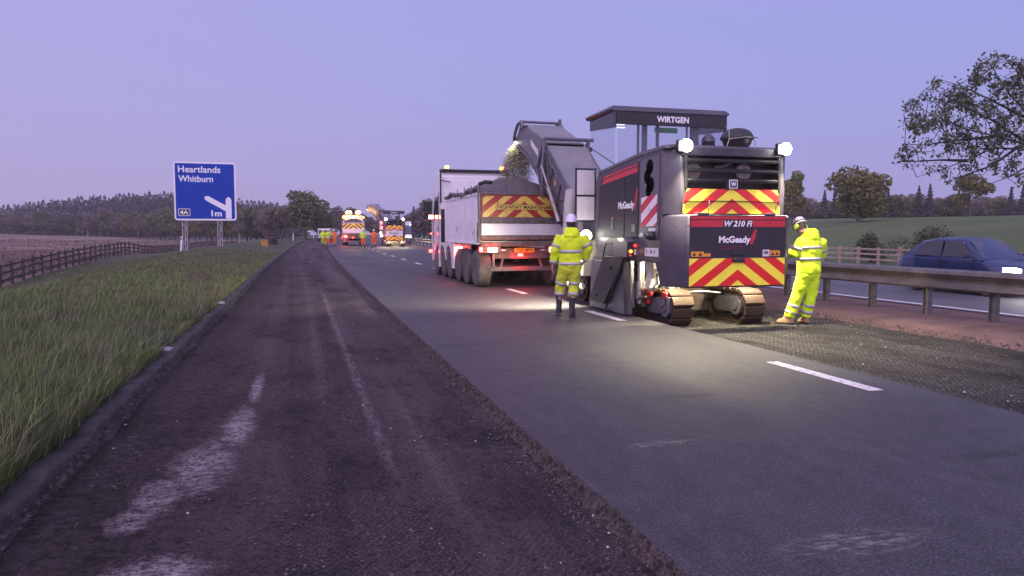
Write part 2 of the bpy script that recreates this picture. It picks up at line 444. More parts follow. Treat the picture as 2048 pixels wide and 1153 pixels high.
# planed surface: fine grooves in short slanting rows, trodden dust, chalky patches
def planed_mat(name, chalk):
    m, t, p = node_mat(name, .92); g = NG(t); p.inputs['Specular IOR Level'].default_value = .12
    lanes = g.noise(1.7, 5, g.map((1, 0.03, 1)), .6); lanes2 = g.noise(5.5, 5, g.map((1, 0.03, 1)), .65)
    blot = g.noise(1.1, 7, g.map((1, .5, 1)), .7); fine = g.noise(48, 6, None, .75)
    k_ = 1.0 if chalk else .62
    rows = g.wave(9.0 * k_, g.map((1, 1, 1), (0, 0, 0.62)), 5.0, 3.5); rows2 = g.wave(11.0 * k_, g.map((1, 1, 1), (0, 0, -0.5)), 6.0, 3.0)
    seg = g.rng(g.noise(13, 3, g.map((1, .6, 1))), .42, .58)
    gr = g.math('ADD', g.math('MULTIPLY', rows, seg), g.math('MULTIPLY', rows2, g.math('SUBTRACT', 1.0, seg)))
    base = (0.045, 0.033, 0.038) if chalk else (0.028, 0.026, 0.023)
    hi = (0.125, 0.098, 0.106) if chalk else (0.062, 0.061, 0.056)
    c = g.mix(g.rng(lanes, .36, .68), base, hi)
    c = g.mix(g.rng(lanes2, .5, .72, 0, .55), c, (0.092, 0.074, 0.078) if chalk else (0.12, 0.115, 0.10))
    c = g.mix(g.rng(blot, .48, .68, 0, .8), c, (0.015, 0.011, 0.013))
    c = g.mix(g.math('MULTIPLY', g.rng(gr, .60, .98, 0, .55), g.rng(blot, .62, .42)), c, (0.19, 0.175, 0.185) if chalk else (0.27, 0.262, 0.225))
    c = g.mix(g.rng(fine, .53, .68, 0, .8), c, (0.17, 0.145, 0.155))
    c = g.mix(g.rng(fine, .46, .32, 0, .9), c, (0.006, 0.005, 0.006))
    if chalk:
        x, y, z = g.xyz()
        # pale longitudinal scrape left by the planer, and a joint line
        for X0, w, a, y0, y1 in ((0.57, .065, .55, 4.2, 26), (0.20, .10, .22, 6, 30), (0.86, .06, .22, 2.5, 9), (-.45, .16, .14, 9, 40)):
            wob = g.math('ADD', x, g.math('MULTIPLY', g.noise(.6, 3, g.map((0, 1, 0))), .06))
            d = g.math('ABSOLUTE', g.math('SUBTRACT', wob, X0 + .03))
            k = g.math('MULTIPLY', g.rng(d, w, w * .3), g.math('MULTIPLY', g.rng(y, y0, y0 + 1.5), g.rng(y, y1, y1 * .7)))
            k = g.math('MULTIPLY', k, g.rng(g.noise(9, 8, g.map((2.2, .5, 1)), .8), .42, .62))
            c = g.mix(g.math('MULTIPLY', k, a), c, (0.34, 0.29, 0.33))
        br = g.math('ADD', g.math('MULTIPLY', g.noise(7.0, 6, None, .7), .5), g.math('MULTIPLY', g.noise(34.0, 8, None, .85), .5))
        mk = None
        for X0, Y0, rx, ry in ((-.66, 5.4, .42, 1.3), (-.84, 4.85, .32, .75), (-.50, 6.4, .26, 1.5), (-.44, 8.0, .12, 1.6), (-.66, 3.72, .46, .36), (-.92, 4.45, .25, .4)):
            q = g.blob(X0, Y0, rx, ry); mk = q if mk is None else g.math('MAXIMUM', mk, q)
        k = g.rng(g.math('ADD', g.math('MULTIPLY', mk, .30), br), .72, .84)
        k = g.math('MULTIPLY', k, g.rng(mk, .02, .3))
        kk = k
    rub = g.noise(17, 8, None, .78)
    c = g.mix(g.rng(rub, .47, .34, 0, .75), c, (0.008, 0.006, 0.008))
    if chalk: c = g.mix(g.math('MULTIPLY', g.rng(x, .1, -.9), .55), c, g.mix(g.rng(rub, .45, .6), (0.018, 0.013, 0.015), (0.075, 0.056, 0.060)))
    if chalk:
        soft = g.rng(g.math('ADD', g.math('MULTIPLY', mk, .62), g.math('MULTIPLY', g.math('SUBTRACT', br, .5), 1.5)), .36, .86)
        speck = g.math('MULTIPLY', g.rng(g.noise(20, 9, g.map((.7, 1.2, 1)), .88), .43, .53), g.rng(g.noise(60, 4, None, .8), .36, .50))
        kk = g.math('MULTIPLY', g.math('MULTIPLY', soft, speck), g.rng(mk, .0, .25))
        c = g.mix(g.math('MULTIPLY', kk, .85), c, (0.80, 0.69, 0.74))
    g.L(c, p.inputs['Base Color'])
    h = g.math('ADD', g.math('MULTIPLY', gr, .8), g.math('MULTIPLY', fine, 1.2))
    nn = g.bump(p, h, .75, .02); nn = g.bump(p, blot, .5, .06, nn); g.bump(p, rub, .9, .05, nn)
    return m
PLANED = planed_mat('planed_dusty', True)
PLANED2 = planed_mat('planed_fresh', False)

EDGE = mat('broken_edge', (0.088, 0.070, 0.068), .95, var=.7, scale=55, bump=1.0, bscale=60, dirt=(.02, .016, .016), dscale=22, dmin=.45, dmax=.6, spec=.1)
def jag(Y, k=1.0): return k * (0.006 * math.sin(Y * 9.1) + 0.006 * math.sin(Y * 23.7 + 1.0) + 0.005 * math.sin(Y * 47.0) + 0.008 * math.sin(Y * 2.3))

TR_L, TR_R = -1.47, 1.60
def lanes_bend(Y): return bend(Y)
sheet('planed_lane', YS, [0, .2, .4, .6, .8, 1], lambda c, Y: lerp(kerb_x(Y), TR_R + bend(Y) + .03, c), lambda x, c, Y: -0.085 + 0.008 * math.sin(Y * 1.7 + c * 9) , PLANED)
sheet('road', YS, [0, .25, .5, .75, 1], lambda c, Y: lerp(TR_R + bend(Y) + jag(Y), (5.74 if Y < 14.2 else 9.45) + bend(Y), c), lambda x, c, Y: 0.0, ASPH)
YE = [2.0 + .035 * i for i in range(400)] + [16 + .2 * i for i in range(120)] + [40 + 2 * i for i in range(60)]
re_ = random.Random(4)
sheet('planed_edge', YE, [0, 1, 2, 3, 4], lambda c, Y: TR_R + bend(Y) + (.02, .004, -.012, -.022, -.055)[c] + (jag(Y) * .6 if c > 0 else 0) + (re_.gauss(0, .007) if 0 < c else 0), lambda x, c, Y: (.003, .002, -.022, -.05, -.082)[c] + (re_.gauss(0, .006) if 0 < c < 4 else 0), EDGE)
Y2 = [y for y in YS if y < 14.4]
sheet('planed_outer_lane', Y2, [0, .2, .4, .6, .8, 1], lambda c, Y: lerp(5.74, 9.6, c) + bend(Y), lambda x, c, Y: -0.10 + 0.006 * math.sin(Y * 2.7 + c * 11), PLANED2)
sheet('planed_outer_edge', Y2, [0, 1], lambda c, Y: 5.74 + bend(Y) + (0.02 if c else 0) + jag(Y, .5) * (1 if c else 0), lambda x, c, Y: -0.101 if c else 0.0, EDGE)

# kerb
KERB = mat('kerb_concrete', (0.046, 0.040, 0.044), .9, var=.6, scale=6, bump=.9, bscale=30, dirt=(0.020, 0.016, 0.017), dscale=4, dmin=.38, dmax=.58)
def kprof(c): return ((0.03, -0.10), (0.005, -0.05), (-0.008, 0.03), (-0.03, 0.048), (-0.15, 0.052), (-0.19, 0.03))[c]
sheet('kerb', YS, [0, 1, 2, 3, 4, 5], lambda c, Y: kerb_x(Y) + kprof(c)[0] + jag(Y * (1 + c * .1), 1.0 if c < 4 else 2.5), lambda x, c, Y: kprof(c)[1] + .014 * math.sin(Y * 5.1) + .012 * math.sin(Y * 13.7 + c) + .012 * math.sin(Y * 1.9), KERB)

# verge, moor, central reserve, far carriageway, pasture
VERGE, t, p = node_mat('verge_grass', .95); g = NG(t)
n1 = g.noise(.35, 6); n2 = g.noise(2.5, 6, None, .7); n3 = g.noise(28, 4, None, .75)
c = g.mix(g.rng(n1, .38, .62), (0.050, 0.082, 0.028), (0.100, 0.092, 0.062))
c = g.mix(g.rng(n2, .45, .7, 0, .7), c, (0.080, 0.105, 0.060)); c = g.mix(g.rng(n3, .45, .7, 0, .5), c, (0.026, 0.034, 0.018))
g.L(c, p.inputs['Base Color']); nn = g.bump(p, n3, 1.0, .12); g.bump(p, n2, .8, .25, nn)
MOOR, t, p = node_mat('moor_grass', .95); g = NG(t)
n1 = g.noise(.045, 6, g.map((1, .5, 1))); n2 = g.noise(.6, 7, None, .7); n3 = g.noise(5, 5, None, .75)
c = g.mix(g.rng(n1, .36, .62), (0.115, 0.080, 0.064), (0.27, 0.190, 0.160)); c = g.mix(g.rng(n2, .48, .7, 0, .6), c, (0.085, 0.080, 0.050)); c = g.mix(g.rng(n3, .5, .7, 0, .5), c, (0.070, 0.050, 0.045))
g.L(c, p.inputs['Base Color']); g.bump(p, n3, .9, .3)
PAST, t, p = node_mat('pasture_grass', .95); g = NG(t)
n1 = g.noise(.08, 6); n2 = g.noise(1.5, 7, None, .7); n3 = g.noise(9, 5, None, .75)
c = g.mix(g.rng(n1, .36, .62), (0.056, 0.096, 0.022), (0.088, 0.126, 0.034)); c = g.mix(g.rng(n2, .5, .7, 0, .5), c, (0.040, 0.060, 0.026)); c = g.mix(g.rng(n3, .5, .7, 0, .4), c, (0.10, 0.12, 0.06))
g.L(c, p.inputs['Base Color']); g.bump(p, n3, .8, .2)
SOIL, t, p = node_mat('red_soil', .95); g = NG(t)
n1 = g.noise(.8, 6); n2 = g.noise(7, 7, None, .75); n3 = g.noise(45, 4, None, .8)
c = g.mix(g.rng(n1, .36, .64), (0.105, 0.056, 0.052), (0.190, 0.110, 0.105)); c = g.mix(g.rng(n2, .5, .68, 0, .6), c, (0.05, 0.026, 0.024)); c = g.mix(g.rng(n3, .58, .7, 0, .55), c, (0.27, 0.19, 0.175))
g.L(c, p.inputs['Base Color']); nn = g.bump(p, n2, .9, .08); g.bump(p, n3, .7, .03, nn)

sheet('verge', YS, [i / 24 for i in range(25)], lambda c, Y: lerp(kerb_x(Y) - .15, fx(Y), c), lambda x, c, Y: lerp(0.02, verge_z(x, Y), min(1, c * 14)), VERGE)
YM = [-20 + 4 * i for i in range(60)] + [220 + 20 * i for i in range(20)]
sheet('moor', YM, [0, 2, 4, 8, 12, 18, 26, 40, 60, 90, 130, 200, 320, 600], lambda c, Y: fx(Y) - c, lambda x, c, Y: moor_z(x, Y) - (0.02 if c == 0 else 0) + (0.18 * math.sin(x * .35 + Y * .2) * math.sin(Y * .27) if c > 3 else 0), MOOR)
sheet('central_reserve', YS, [0, .06, .12, .3, .5, .7, .9, 1], lambda c, Y: lerp(9.35, 12.75, c) + bend(Y) + (jag(Y, 3) if c == 0 else 0), lambda x, c, Y: (-0.105 if c == 0 else (0.0 if Y < 14.3 else 0.012) - .02 * c + .03 * math.sin(c * 3.1) if c < .6 else -.02 - .055 * (c - .6) / .4) + (.015 * math.sin(Y * 3.1 + c * 17) if 0 < c < .95 else 0), SOIL)
FARC, t, p = node_mat('far_asphalt', .62); g = NG(t)
c = g.mix(g.rng(g.noise(.5, 5, g.map((1, .1, 1))), .35, .65), (0.055, 0.054, 0.062), (0.085, 0.083, 0.092)); c = g.mix(g.rng(g.noise(120, 3), .55, .7, 0, .4), c, (0.15, .145, .15))
g.L(c, p.inputs['Base Color'])
sheet('far_carriageway', YS, [0, .5, 1], lambda c, Y: lerp(12.72, 24.4, c) + bend(Y), lambda x, c, Y: -0.06 - .1 * c, FARC)
sheet('pasture', YM, [24.3, 26, 28, 31, 36, 45, 60, 80, 100, 150, 250, 500], lambda c, Y: c + bend(Y) * min(1, 60 / c), lambda x, c, Y: pasture_z(c, Y) , PAST)
gr_ = MB().box(-700, 700, -200, 900, -8.2, -8.0)
gr_.v = [(x, y, z if z < -8.1 else -8.0) for x, y, z in gr_.v]
tag(gr_.build('ground', MOOR, smooth=False), kind='structure')

# lane markings
PAINT = mat('road_paint', (0.62, 0.60, 0.60), .6, var=.15, scale=30, bump=.4, bscale=60, dirt=(0.10, 0.095, 0.095), dscale=14, dmin=.50, dmax=.66)
def mark(name, x0, x1, y0, y1, z=0.004, n=1, fb=bend, kind='structure'):
    b = MB(); ys = [lerp(y0, y1, i / n) for i in range(n + 1)]
    vs = []
    for y in ys: vs += [(x0 + fb(y), y, z), (x1 + fb(y), y, z)]
    b.add(vs, [(2 * i, 2 * i + 1, 2 * i + 3, 2 * i + 2) for i in range(n)])
    return tag(b.build(name, PAINT, smooth=False, normals=False), kind=kind)
dash = None
for i in range(18):
    y0 = 5.81 + 5.83 * i
    if y0 > 11 and y0 < 15: y0 = 11.65
    mark('lane_marking', 5.16, 5.32, y0, y0 + (1.65 if i < 4 else 1.9))
mark('edge_line', 12.86, 13.04, -4, 300, -0.054, 150)
for i in range(12):
    mark('lane_marking', 16.9, 17.05, 5 + 9 * i, 8.5 + 9 * i, -0.088, 2)

# long grass on the verge: one tuft-by-tuft mass
def grass(name, n, mat_, seed, ymin, ymax, hmin, hmax, edge=False, thin=1.0, tuft=0):
    r = np.random.default_rng(seed)
    Y = ymin * (ymax / ymin) ** r.random(n)
    k = np.array([kerb_x(y) for y in Y]); f = np.array([fx(y) for y in Y])
    left = np.maximum(-0.345 * Y - 1.0, f)
    u = r.random(n) if not edge else r.random(n) ** 3
    X = (k - .18) + (left - k + .18) * u
    if tuft:
        m_ = n // tuft; ix = np.repeat(np.arange(m_), tuft); sz = .05 + .10 * r.random(m_)
        Y = Y[ix] + r.normal(0, 1, m_ * tuft) * sz[ix]; X = X[ix] + r.normal(0, 1, m_ * tuft) * sz[ix]; n = m_ * tuft
        k = np.array([kerb_x(y) for y in Y])
    keep = X < k - .14
    X, Y = X[keep], Y[keep]; n = len(X)
    Z = np.array([verge_z(x, y) for x, y in zip(X, Y)])
    dk = np.clip((np.array([kerb_x(y) for y in Y]) - .16 - X) * 14 / 12., 0, 1)
    Z = .02 + (Z - .02) * dk
    clump = .55 + .45 * np.sin(X * 3.3 + np.sin(Y * 1.9) * 2) * np.sin(Y * 2.3 + X)
    H = (hmin + (hmax - hmin) * r.random(n) ** 1.5) * (.65 + .6 * clump) * np.clip(1.15 - Y / 45, .35, 1)
    W = thin * (.0020 + .00024 * Y) * (.7 + .7 * r.random(n))
    a = r.random(n) * 2 * np.pi; lean = (.15 + .55 * r.random(n)) * H
    la = a + np.pi / 2 + r.normal(0, .6, n)
    lx, ly = np.cos(la) * lean + .04, np.sin(la) * lean
    wx, wy = np.cos(a) * W, np.sin(a) * W
    V = np.zeros((n, 5, 3))
    V[:, 0] = np.stack([X - wx, Y - wy, Z - .02], 1); V[:, 1] = np.stack([X + wx, Y + wy, Z - .02], 1)
    V[:, 2] = np.stack([X + wx * .7 + lx * .35, Y + wy * .7 + ly * .35, Z + H * .62], 1)
    V[:, 3] = np.stack([X - wx * .7 + lx * .35, Y - wy * .7 + ly * .35, Z + H * .62], 1)
    V[:, 4] = np.stack([X + lx, Y + ly, Z + H], 1)
    i = np.arange(n)[:, None] * 5
    T = np.concatenate([i + np.array([[0, 1, 2]]), i + np.array([[0, 2, 3]]), i + np.array([[3, 2, 4]])])
    o = raw_mesh(name, V.reshape(-1, 3), T, mat_, 3)
    return o
GRASS, t, p = node_mat('grass_blades', .8); g = NG(t)
geo = t.nodes.new('ShaderNodeNewGeometry'); ri = geo.outputs['Random Per Island']
n1 = g.noise(.5, 5); n2 = g.noise(.23, 4, g.map((1, 1, 1), (0, 0, 0), (9, 3, 0)))
c = g.mix(ri, (0.060, 0.108, 0.022), (0.128, 0.188, 0.052)); c = g.mix(g.rng(ri, .74, .86, 0, .85), c, (0.27, 0.235, 0.175))
c = g.mix(g.rng(n1, .46, .60, 0, .75), c, (0.115, 0.092, 0.070)); c = g.mix(g.rng(n2, .52, .7, 0, .6), c, (0.095, 0.125, 0.095))
g.L(c, p.inputs['Base Color']); p.inputs['Specular IOR Level'].default_value = .25
tag(grass('grass', 190000, GRASS, 3, 4.0, 60, .06, .21), 'long green and straw coloured grass growing over the verge beside the kerb', 'grass', kind='stuff')
tag(grass('grass', 16000, GRASS, 5, 3.6, 40, .08, .28, True), 'taller grass tufts leaning along the kerb edge', 'grass', kind='stuff')

def moor_tufts(n, seed):
    r = np.random.default_rng(seed)
    Y = 30 * (210 / 30) ** r.random(n); f = np.array([fx(y) for y in Y]); X = f - .6 - 60 * r.random(n) ** 1.6 * (Y / 90)
    Z = np.array([moor_z(x, y) for x, y in zip(X, Y)])
    H = (.22 + .35 * r.random(n)) * (.6 + .5 * np.sin(X * .4 + Y * .13) * np.sin(Y * .22)) ; H = np.maximum(H, .1); W = .012 + .0009 * Y; a = r.random(n) * 6.28
    V = np.zeros((n, 3, 3)); wx, wy = np.cos(a) * W, np.sin(a) * W
    V[:, 0] = np.stack([X - wx, Y - wy, Z - .05], 1); V[:, 1] = np.stack([X + wx, Y + wy, Z - .05], 1); V[:, 2] = np.stack([X + r.normal(0, .12, n), Y + r.normal(0, .12, n), Z + H], 1)
    return raw_mesh('moor_grass', V.reshape(-1, 3), np.arange(n * 3).reshape(-1, 3), MOORG, 3)
MOORG, t, p = node_mat('moor_blades', .9); g = NG(t); geo = t.nodes.new('ShaderNodeNewGeometry')
c = g.mix(geo.outputs['Random Per Island'], (0.090, 0.058, 0.050), (0.26, 0.185, 0.155)); c = g.mix(g.rng(g.noise(.05, 4), .45, .62, 0, .6), c, (0.12, 0.11, 0.065)); g.L(c, p.inputs['Base Color']); p.inputs['Specular IOR Level'].default_value = .2
tag(moor_tufts(42000, 31), 'rough pinkish brown moor grass beyond the dark fence', 'grass', kind='stuff')

GRASS2, t, p = node_mat('tuft_blades', .8); g = NG(t); geo = t.nodes.new('ShaderNodeNewGeometry')
c = g.mix(geo.outputs['Random Per Island'], (0.075, 0.120, 0.030), (0.175, 0.215, 0.085)); c = g.mix(g.rng(g.noise(.7, 3), .5, .62, 0, .8), c, (0.17, 0.145, 0.11)); g.L(c, p.inputs['Base Color']); p.inputs['Specular IOR Level'].default_value = .25
tag(grass('grass_tufts', 26000, GRASS2, 17, 4.2, 40, .14, .40, thin=.9, tuft=42), 'uneven lighter tufts of grass scattered over the verge', 'grass', kind='stuff')
STALK = mat('dry_stalk', (.27, .24, .20), .85, var=.3, scale=5)
tag(grass('dry_stalks', 1100, STALK, 8, 4.6, 45, .24, .55, thin=.42), 'pale dry grass stalks standing above the verge grass', 'grass', kind='stuff')

# loose millings and stones left in the planed lane
def chips(name, n, seed, m, x0, x1, y0, y1, z, s0, s1):
    r = np.random.default_rng(seed)
    Y = y0 * (y1 / y0) ** r.random(n); X = x0 + (x1 - x0) * r.random(n)
    S = s0 + (s1 - s0) * r.random(n) ** 3
    base = np.array([[1, 0, 0], [-.5, .87, 0], [-.5, -.87, 0], [.15, .1, .75]])
    a = r.random(n) * 6.28; ca, sa = np.cos(a), np.sin(a)
    jt = base[None] * (1 + r.normal(0, .3, (n, 4, 3)))
    V = np.stack([X[:, None] + (jt[..., 0] * ca[:, None] - jt[..., 1] * sa[:, None]) * S[:, None], Y[:, None] + (jt[..., 0] * sa[:, None] + jt[..., 1] * ca[:, None]) * S[:, None], z + .0 + np.abs(jt[..., 2]) * S[:, None]], 2)
    i = np.arange(n)[:, None] * 4
    T = np.concatenate([i + np.array([[0, 1, 3]]), i + np.array([[1, 2, 3]]), i + np.array([[2, 0, 3]])])
    return raw_mesh(name, V.reshape(-1, 3), T, m, 3)
CHIP, t, p = node_mat('chips', .85); g = NG(t); geo = t.nodes.new('ShaderNodeNewGeometry')
c = g.mix(geo.outputs['Random Per Island'], (0.022, 0.019, 0.019), (0.12, 0.105, 0.105)); c = g.mix(g.rng(geo.outputs['Random Per Island'], .975, .985), c, (0.40, 0.37, 0.38))
g.L(c, p.inputs['Base Color'])
CHIPS2 = mat('soil_crumb', (.035, .028, .028), .95, var=.5, scale=20)
tag(chips('loose_millings', 13000, 11, CHIP, -1.45, 1.55, 2.6, 40, -.084, .003, .013), 'loose planings and small stones strewn over the planed lane', 'planings', kind='stuff')
tag(chips('loose_millings', 4500, 12, CHIP, 1.40, 1.60, 2.6, 60, -.082, .004, .014), 'crumbs of asphalt along the broken planed edge', 'planings', kind='stuff')
tag(chips('soil_crumbs', 5000, 18, CHIPS2, -1.80, -1.38, 2.8, 45, .0, .006, .030), 'dark soil and crumbs spilt along the kerb', 'soil', kind='stuff')
tag(chips('loose_millings', 6000, 14, CHIP, 5.8, 9.9, 5.0, 14, -.098, .004, .02), 'loose planings strewn over the freshly planed outer lane', 'planings', kind='stuff')
tag(chips('loose_millings', 3500, 15, CHIPS2, 8.9, 9.9, 5.0, 60, -.04, .008, .035), 'clods of soil and planings along the central reserve edge', 'soil clods', kind='stuff')

# ------------------------------------------------------------------ the road planer (milling machine)
GREY = mat('machine_grey', (0.056, 0.050, 0.068), .48, var=.15, scale=5, coat=.1, dirt=(0.10, 0.088, 0.082), dscale=2.2, dmin=.52, dmax=.8, bump=.05, bscale=25)
GREYL = mat('machine_light_grey', (0.10, 0.096, 0.115), .45, var=.15, scale=6, coat=.15, dirt=(0.17, 0.145, 0.125), dscale=3, dmin=.48, dmax=.75)
DARK = mat('machine_dark', (0.018, 0.018, 0.022), .5, var=.2, scale=9)
BLACK = mat('black_gloss', (0.012, 0.011, 0.016), .28, var=.2, scale=4, coat=.3)
PANELD = mat('decal_dark', (0.020, 0.015, 0.025), .6, var=.25, scale=3, coat=.0, dirt=(0.07, 0.06, 0.06), dscale=4, dmin=.56, dmax=.8)
REDD = mat('decal_red', (0.50, 0.020, 0.035), .35, var=.12, scale=6, dirt=(0.2, .05, .05), dscale=5, dmin=.55, dmax=.8)
WHITED = mat('decal_white', (0.80, 0.79, 0.80), .4)
DIMRED = mat('decal_small_red', (0.28, 0.03, 0.045), .4)
WHITEP = mat('white_panel', (0.62, 0.60, 0.63), .45, var=.06, scale=4, dirt=(0.38, 0.35, 0.35), dscale=3, dmin=.5, dmax=.8)
ORANGE = mat('warning_orange', (0.72, 0.30, 0.03), .4, var=.15, scale=20)
STEEL = mat('bare_steel', (0.34, 0.33, 0.32), .38, .8, var=.2, scale=12, dirt=(0.16, 0.11, 0.07), dscale=6, dmin=.48, dmax=.7)
RUST = mat('track_steel', (0.062, 0.034, 0.022), .6, .25, var=.35, scale=14, bump=.4, bscale=40, dirt=(0.045, 0.028, 0.02), dscale=8, dmin=.45, dmax=.7)
DRUM = mat('drum_plate', (0.050, 0.038, 0.032), .75, .1, var=.35, scale=5, bump=.3, bscale=20, dirt=(0.09, 0.06, 0.045), dscale=4, dmin=.45, dmax=.7)
REDP = mat('red_paint', (0.42, 0.030, 0.022), .45, var=.25, scale=12)
RUBBER = mat('rubber', (0.030, 0.028, 0.030), .8, var=.3, scale=15, bump=.3, bscale=30, dirt=(0.12, 0.105, 0.10), dscale=2.5, dmin=.36, dmax=.62)
HOSE = mat('pale_hose', (0.36, 0.35, 0.34), .5, var=.15, scale=8)
CHEV_LOW = chevron_mat('chevron_low', (0.90, 0.80, 0.055), (0.66, 0.016, 0.013), 0, .563, .34, .71, grime=.16)
CHEV_UP = chevron_mat('chevron_up', (0.90, 0.80, 0.055), (0.66, 0.016, 0.013), 0, 1.705, .34, .71, grime=.16)
LAMP_W = emit('work_lamp_lens', (1.0, 0.97, 0.86), 60)
LAMP_O = emit('orange_pilot_lamp', (1.0, 0.25, 0.02), 9)
LAMP_R = emit('red_pilot_lamp', (1.0, 0.05, 0.04), 1.5)

def glass_mat(name, tint, a):
    m = bpy.data.materials.new(name); m.use_nodes = True; t = m.node_tree
    p = t.nodes['Principled BSDF']; o = t.nodes['Material Output']
    p.inputs['Base Color'].default_value = (*tint, 1); p.inputs['Roughness'].default_value = .06
    tr = t.nodes.new('ShaderNodeBsdfTransparent'); tr.inputs[0].default_value = (.93, .95, .97, 1)
    mx = t.nodes.new('ShaderNodeMixShader'); mx.inputs[0].default_value = a
    t.links.new(tr.outputs[0], mx.inputs[1]); t.links.new(p.outputs[0], mx.inputs[2]); t.links.new(mx.outputs[0], o.inputs[0])
    return m
GLASS = glass_mat('cab_glass', (.30, .33, .42), .10)
WINDOW = mat('dark_window', (0.012, 0.013, 0.018), .06, coat=.6)

def stripes_mat():
    return chevron_mat('red_white_board', (0.55, 0.015, 0.045), (0.74, 0.70, 0.72), 0, 1.52, .30, .55, .5, .35, 'Y', 0.0)
RWB = stripes_mat()

def swoosh(x0, z0, w, h, n=8):
    """slanted leaf-like brush mark beside the lettering, as a flat polygon list in (u, v)"""
    L, Rr = [], []
    for i in range(n + 1):
        s = i / n
        c = .15 + .62 * s ** 1.3; wd = .26 * math.sin(math.pi * (s * .86 + .10)) ** .8 + .03
        L.append((x0 + (c - wd) * w, z0 + s * h)); Rr.append((x0 + (c + wd) * w, z0 + s * h))
    return L + Rr[::-1]

def crawler(parent, cx, y0, y1, z0, half=.195, rad=.30, lamp=False, hub=True):
    """track of separate shoes round a frame: parent > crawler_track > side_frame, hub, chain_guard"""
    yc0, yc1, zc = y0 + rad, y1 - rad, z0 + rad
    per = 2 * (yc1 - yc0) + 2 * math.pi * rad; n = int(per / .195)
    def pt(s, r):
        a = yc1 - yc0
        if s < a: return (yc0 + s, zc - r, 0, -1)
        s -= a
        if s < math.pi * rad:
            q = s / rad; return (yc1 + r * math.sin(q), zc - r * math.cos(q), math.sin(q), -math.cos(q))
        s -= math.pi * rad
        if s < a: return (yc1 - s, zc + r, 0, 1)
        s -= a; q = s / rad
        return (yc0 - r * math.sin(q), zc + r * math.cos(q), -math.sin(q), math.cos(q))
    b = MB()
    for i in range(n):
        s = per * i / n; ln = per / n
        y, z, ny, nz = pt(s, rad); ty, tz = -nz, ny
        h, d = ln * .455, .045
        prof = [(-h, -d), (-h, 0), (-h * .55, .018), (h * .7, .018), (h, -.004), (h, -d)]
        b.loft([[(cx + sx * half, y + a * ty + q * ny, z + a * tz + q * nz) for a, q in prof] for sx in (-1, 1)])
        for sx in (-.45, .45):        # links under each shoe
            b.loft([[(cx + (sx + e) * half, y + a * ty + q * ny, z + a * tz + q * nz) for a, q in ((-h * 1.1, -d), (h * 1.1, -d), (h * .9, -d - .06), (-h * .9, -d - .06))] for e in (-.09, .09)])
    tr = b.build('crawler_track', RUST, parent, bevel=0.006)
    f = MB()
    f.prism([(yc0 - .12, zc - .10), (yc1 + .02, zc - .14), (yc1 + .14, zc + .02), (yc1 + .02, zc + .15), (yc0 + .1, zc + .17), (yc0 - .12, zc + .05)], 'x', cx - half * .86, cx + half * .70)
    f.box(cx - .07, cx + .07, yc0 + .1, yc1 - .1, zc + .1, zc + rad + .22)
    f.build('side_frame', GREYL, tr, bevel=.015)
    g = MB()
    g.cyl((cx - half * 1.02, yc0 + .02, zc + .01), (cx + half * .9, yc0 + .02, zc + .01), .17, 20); g.cyl((cx - half * 1.16, yc0 + .02, zc + .01), (cx - half * 1.0, yc0 + .02, zc + .01), .085, 14)
    g.build('drive_hub', GREYL, tr, bevel=.01)
    w = MB(); w.cyl((cx - half * .7, yc1, zc), (cx + half * .7, yc1, zc), .22, 18)
    for k in range(4): w.cyl((cx - half * .6, lerp(yc0 + .12, yc1 - .05, k / 3), z0 + .11), (cx + half * .6, lerp(yc0 + .12, yc1 - .05, k / 3), z0 + .11), .065, 12)
    w.build('track_roller', DARK, tr)
    return tr

